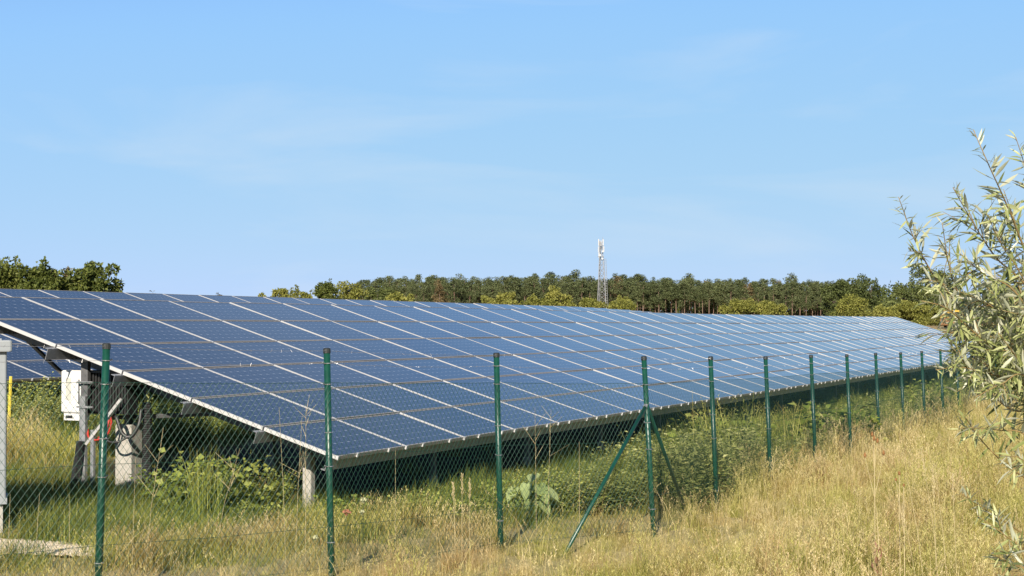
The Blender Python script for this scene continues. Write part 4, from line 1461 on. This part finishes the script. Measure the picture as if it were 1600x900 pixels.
for (px, Y, yt, lab, lp_, kd) in [
    (448, 14.6, 636, 'tall pale stalk left of the second post crossing the panel edge', -12, 'plain'),
    (478, 14.6, 632, 'tall pale stalk nearest the second post on its left', 0, 'twiggy'),
    (462, 14.8, 650, 'forked stalk leaning between two straight ones', 10, 'twiggy'),
    (618, 15.2, 700, 'reddish thin stalk standing before the dark space under the panels', 0, 'plain'),
    (855, 17.4, 640, 'tall stalk behind the slanting strut', 6, 'twiggy'),
    (838, 17.6, 650, 'stalk left of the tall one behind the strut', -2, 'twiggy'),
    (228, 14.2, 690, 'leafy dry stalk leaning right of the first post', 24, 'twiggy'),
    (208, 14.0, 715, 'thin stalk close to the right of the first post', 4, 'plain'),
    (110, 14.6, 772, 'thin straw stalk left of the first post', -2, 'plain'),
    (58, 14.8, 770, 'thin straw stalk beside the cabinet foot', 4, 'plain'),
    (15, 14.9, 772, 'straw stalk directly at the cabinet corner', 1, 'plain'),
    (335, 15.0, 700, 'long stalk leaning right out of the rush tuft', 40, 'twiggy'),
    (1448, 13.9, 715, 'tall straw stem leaning left in the right foreground', -36, 'plain'),
    (1470, 13.9, 700, 'tallest straw stem of the right foreground bunch', -30, 'seed'),
    (1482, 13.9, 720, 'rightmost straw stem of the right foreground bunch', -22, 'plain'),
    (1462, 14.0, 730, 'shorter straw stem amid the right foreground bunch', -4, 'seed'),
    (1494, 14.2, 740, 'slender straw stem leaning over the right bunch', -6, 'seed'),
    (722, 15.4, 742, 'feather-topped grass stem left of the third post', 0, 'seed'),
    (734, 15.4, 752, 'second feather-topped grass stem left of the third post', 0, 'seed'),
    (712, 15.4, 756, 'shorter feather-topped grass stem left of the third post', -4, 'seed'),
    (905, 17.0, 690, 'dry stem crossing the strut beside the weeds', 0, 'plain'),
    (1435, 14.1, 790, 'short bent straw stem in the right foreground', -26, 'seed'),
]:
    stalk(px, Y, yt, lab, lp_, kind=kd)

# ---- teasels with rust heads, rusty dock, umbels
def headed(name, lab, px, Y, ytop, heads, cat, group=None, head_mat='rust_seed', hr=.014, hl=.046):
    g = on_ground(px, Y); t = at(px, ytop, Y); v = t - g
    o = thing(name, lab, cat, g, 0, group)
    m = MB(); m.tube([(0, 0, -.05), v * .6, v], [.005, .004, .003], 5)
    tips = [v]
    for (dx, dz, f) in heads:
        e = v + [dx, 0, dz]; m.tube([v * f, e], [.003, .002], 4); tips.append(e)
    m.build('stem', M['straw'], o)
    for e in tips:
        m = MB()
        m.tube([e + [0, 0, -hl * .1], e + [0, 0, hl * .2], e + [0, 0, hl * .6], e + [0, 0, hl]], [hr * .4, hr, hr * .85, hr * .15], 8)
        for j in range(22):
            d = unit(1)[0]; d[2] = abs(d[2]) * .6; c = e + [0, 0, hl * rng.uniform(.1, .8)]
            m.tube([c, c + d * hr * 1.5], [.0016, .0006], 3)
        m.build('flower_head', M[head_mat], o)
    return o


TG = 'rust-headed teasels in the right meadow'
headed('teasel', 'tallest rust-headed teasel before the ninth post', 1366, 15.6, 688, [(-.02, .04, .8), (.03, -.02, .8), (-.09, -.16, .6), (.09, -.14, .6)], 'teasel', TG)
headed('teasel', 'single rust-headed teasel right of the tallest one', 1405, 14.6, 742, [], 'teasel', TG, hr=.013, hl=.035)
headed('teasel', 'lower teasel with small rust head beside the single one', 1412, 14.4, 760, [(-.07, .05, .6)], 'teasel', TG, hr=.010, hl=.025)
# rusty dock
g = on_ground(1370, 14.8)
o = thing('dock_plant', 'rusty red dock leaves on a dry stalk in the right meadow', 'dock plant', g)
m = MB(); m.tube([(0, 0, -.05), (.01, 0, .45), (-.01, 0, .82)], [.006, .005, .002], 5); m.build('stem', M['straw'], o)
V, F = leaf_faces(np.array([0, 0, .28]) + rng.normal(0, 1, (26, 3)) * [.02, .02, .10], np.array([0, 0, 1.0]) + unit(26) * .45, unit(26), rng.uniform(.05, .11, 26), .020)
M['dock'] = leaf_mat('rusty_dock', [(0, (.24, .10, .06)), (1, (.42, .22, .15))], .3)
link('foliage', mesh_np('foliage', V, F, M['dock'], np.repeat(rng.random(26), 2)), o)
# umbels near the second post
M['umbel'] = plain('umbel_white', (.42, .43, .22), (.58, .57, .34), .8, 0, 40, .2)
M['umbel_red'] = plain('umbel_red', (.46, .16, .09), (.58, .28, .17), .8, 0, 40, .2)


def umbel(lab, px, Y, y, mat, rad):
    g = on_ground(px, Y); t = at(px + 3, y, Y); v = t - g
    o = thing('umbel_flower', lab, 'flower', g, 0, 'umbel flowers beside the second post')
    m = MB(); m.tube([(0, 0, -.04), v * .5 + [.01, 0, 0], v], [.004, .003, .002], 4); m.build('stem', M['herb_stem'], o)
    m = MB()
    for j in range(40):
        a = rng.uniform(0, 6.28); q = rad * math.sqrt(rng.random())
        c = v + [q * math.cos(a), q * math.sin(a), .03 + .02 * (1 - (q / rad) ** 2) + rng.normal(0, .004)]
        m.tube([v, c], [.001, .0008], 3)
        m.box(c, (.014, .014, .009), bev=.003)
    m.build('flower_head', M[mat], o)


umbel('cream umbel flower right of the second post', 565, 14.9, 787, 'umbel', .026)
umbel('red-brown umbel flower just right of the second post', 538, 14.7, 806, 'umbel_red', .042)
umbel('small cream umbel flower below the taller cream one', 563, 14.8, 806, 'umbel', .022)
umbel('pale umbel flower low in the grass left of the second post', 490, 14.5, 846, 'umbel', .026)

# ------------------------------------------------------------------ willow in the right foreground
rng = np.random.default_rng(55)
root = np.array([3.35, 7.3, 0.0]); root[2] = gz(root[0], root[1])
willow = thing('willow', 'silvery-leaved willow bush reaching in from the right frame edge', 'willow', root)
stems = [   # picture polylines from the tip inwards, with depth
    (6.6, [(1521, 203), (1545, 258), (1574, 322), (1602, 392), (1640, 480), (1690, 620)], .62),
    (7.0, [(1587, 214), (1602, 262), (1618, 330), (1650, 430), (1700, 600)], .5),
    (6.4, [(1489, 293), (1517, 342), (1556, 402), (1604, 446), (1660, 530), (1700, 650)], .8),
    (6.9, [(1404, 308), (1428, 372), (1460, 432), (1496, 472), (1536, 500), (1590, 540), (1680, 680)], .75),
    (6.5, [(1472, 348), (1484, 420), (1502, 466), (1530, 500), (1590, 560), (1680, 700)], .7),
    (6.2, [(1440, 470), (1476, 480), (1506, 505), (1540, 535), (1600, 590), (1690, 720)], 1.1),
    (6.6, [(1512, 482), (1560, 474), (1604, 464), (1660, 540), (1705, 680)], .9),
    (6.3, [(1462, 578), (1502, 574), (1552, 586), (1604, 604), (1660, 660), (1710, 760)], 1.3),
    (6.8, [(1478, 556), (1515, 545), (1560, 548), (1606, 560), (1670, 640), (1715, 760)], 1.2),
    (6.5, [(1505, 648), (1537, 692), (1576, 730), (1612, 755), (1680, 820), (1720, 900)], .45),
    (6.1, [(1515, 668), (1560, 672), (1606, 682), (1680, 760), (1720, 880)], .4),
    (6.3, [(1528, 806), (1570, 836), (1606, 862), (1680, 900), (1720, 960)], .6),
    (6.6, [(1500, 770), (1545, 800), (1600, 835), (1690, 900)], .25),
    (6.0, [(1548, 865), (1590, 885), (1640, 900), (1710, 960)], .55),
    (6.5, [(1540, 330), (1566, 384), (1596, 430), (1640, 520), (1700, 660)], .7),
    (6.9, [(1568, 296), (1590, 360), (1615, 430), (1660, 540), (1705, 690)], .65),
    (6.2, [(1500, 396), (1540, 430), (1585, 455), (1640, 540), (1700, 680)], 1.0),
    (6.8, [(1520, 560), (1545, 610), (1580, 640), (1620, 650), (1690, 720)], .6),
    (6.3, [(1560, 520), (1590, 560), (1620, 600), (1690, 700)], 1.2),
    (6.6, [(1535, 440), (1570, 480), (1605, 520), (1680, 640)], 1.2),
    (6.4, [(1470, 520), (1515, 520), (1560, 530), (1610, 560), (1690, 690)], 1.2),
    (6.1, [(1525, 620), (1565, 600), (1605, 590), (1680, 690)], 1.0),
    (6.7, [(1575, 400), (1600, 470), (1630, 540), (1695, 680)], 1.2),
    (6.2, [(1572, 712), (1600, 720), (1650, 770), (1710, 860)], .4),
    (6.5, [(1490, 505), (1530, 470), (1580, 510), (1640, 600), (1700, 700)], 1.0),
]
stemMB = MB()
LC, LD, LN, LL, LWd = [], [], [], [], []
for (Y, poly, dens) in stems:
    pts = [at(px, py, Y + .12 * i + rng.normal(0, .03)) for i, (px, py) in enumerate(poly)]
    pts.append(root + [0, 0, .35] + rng.normal(0, .1, 3)); pts.append(root + rng.normal(0, .06, 3) * [1, 1, 0] - [0, 0, .1])
    pts = np.array(pts)
    Pq = np.vstack([2 * pts[0] - pts[1], pts, 2 * pts[-1] - pts[-2]]); fine = []
    for i in range(1, len(Pq) - 2):
        for t in np.linspace(0, 1, 7, endpoint=False):
            a, b, c, d = Pq[i - 1], Pq[i], Pq[i + 1], Pq[i + 2]
            fine.append(.5 * (2 * b + (c - a) * t + (2 * a - 5 * b + 4 * c - d) * t * t + (3 * b - a - 3 * c + d) * t ** 3))
    fine = np.array(fine + [pts[-1]])
    seg = np.linalg.norm(np.diff(fine, axis=0), axis=1); s = np.concatenate([[0], np.cumsum(seg)])
    rad = .0016 + .0042 * np.minimum(s, 2.2) ** 1.1
    stemMB.tube(list(fine - root), list(rad), 6)
    # leaves, alternate along the young wood, plus short side twigs
    smax = min(s[-1] - .9, 1.45 if poly[0][1] < 600 else .95)
    def put(c, tdir, L):
        q = unit(1)[0]; q -= tdir * (q @ tdir); q /= np.linalg.norm(q)
        D = tdir * rng.uniform(.35, .9) + q * rng.uniform(.55, 1.0) + [0, 0, rng.uniform(-.35, .1)]
        D /= np.linalg.norm(D)
        LC.append(c); LD.append(D); LN.append(unit(1)[0] * .8 + [0, 0, .9]); LL.append(L); LWd.append(L * rng.uniform(.125, .18))
    x = .0
    while x < smax:
        c = np.array([np.interp(x, s, fine[:, k]) for k in range(3)])
        c2 = np.array([np.interp(max(x - .03, 0), s, fine[:, k]) for k in range(3)]); td = c2 - np.array([np.interp(x + .03, s, fine[:, k]) for k in range(3)])
        td /= np.linalg.norm(td)
        L = (.044 + .058 * min(1, x / .30)) * rng.uniform(.7, 1.25)
        put(c, td, L)
        if x > .12 and rng.random() < .16 * dens:
            q = unit(1)[0]; q -= td * (q @ td); q /= np.linalg.norm(q)
            e = c + (td * .7 + q * .7 + [0, 0, .1]) * min(rng.uniform(.10, .24), x * .55)
            stemMB.tube([c - root, (c + e) / 2 - root + [0, 0, .006], e - root], [.0022, .0017, .001], 4)
            tv = (e - c) / np.linalg.norm(e - c)
            for tt in np.linspace(.12, 1, 11): put(c + (e - c) * tt, tv, rng.uniform(.045, .09))
        x += rng.uniform(.007, .016) / (max(.33, dens) if x > .2 else 1.1)
stemMB.build('branch', M['twig'], willow, smooth=True)
LC, LD, LN, LL, LWd = map(np.array, (LC, LD, LN, LL, LWd))
# each leaf: five-station lance shape, folded on the midrib and bent
n = len(LC)
S = np.cross(LD, LN); S /= np.linalg.norm(S, axis=1, keepdims=True); Nn = np.cross(S, LD)
bend = rng.normal(.10, .14, n)
st5 = [(0, .0), (.18, .62), (.45, 1.0), (.75, .62), (1.0, .0)]
VV = np.zeros((n, 15, 3))
for j, (t, wv) in enumerate(st5):
    mid_ = LC + LD * (LL * t)[:, None] - Nn * (bend * LL * t * t)[:, None]
    off = S * (LWd * max(wv, .04) / 2)[:, None]; fl = Nn * (LWd * max(wv, .04) * .16)[:, None]
    VV[:, j * 3] = mid_ - off + fl; VV[:, j * 3 + 1] = mid_; VV[:, j * 3 + 2] = mid_ + off + fl
FT = []
for j in range(4):
    o = j * 3; FT += [(o, o + 1, o + 4, o + 3), (o + 1, o + 2, o + 5, o + 4)]
FT = np.array(FT)
rv = rng.random(n)
# the largest seen leaves are parts of their own, the rest one part
dist = np.linalg.norm(LC - [0, 0, EYE], axis=1)
pxx = 800 + F_PX * LC[:, 0] / LC[:, 1]
facing = np.abs(np.einsum('ij,ij->i', Nn, (LC - [0, 0, EYE]) / dist[:, None])) * np.linalg.norm(np.cross(LD, (LC - [0, 0, EYE]) / dist[:, None]), axis=1)
score = LL * LWd * facing / dist ** 2 * (pxx < 1598)
order = np.argsort(-score)
big = order[:300]; rest = order[300:]
for i in big:
    me = mesh_np('leaf', VV[i] - LC[i], FT, M['willow'], np.full(8, rv[i]), True)
    link('leaf', me, willow, LC[i] - root)
V = (VV[rest] - root).reshape(-1, 3); F = (FT[None] + (np.arange(len(rest)) * 15)[:, None, None]).reshape(-1, 4)
link('leaf', mesh_np('leaf', V, F, M['willow'], np.repeat(rv[rest], 8), True), willow, kind='stuff')
print('pines', npine, 'willow leaves', n, 'grass', int(keep.sum()))
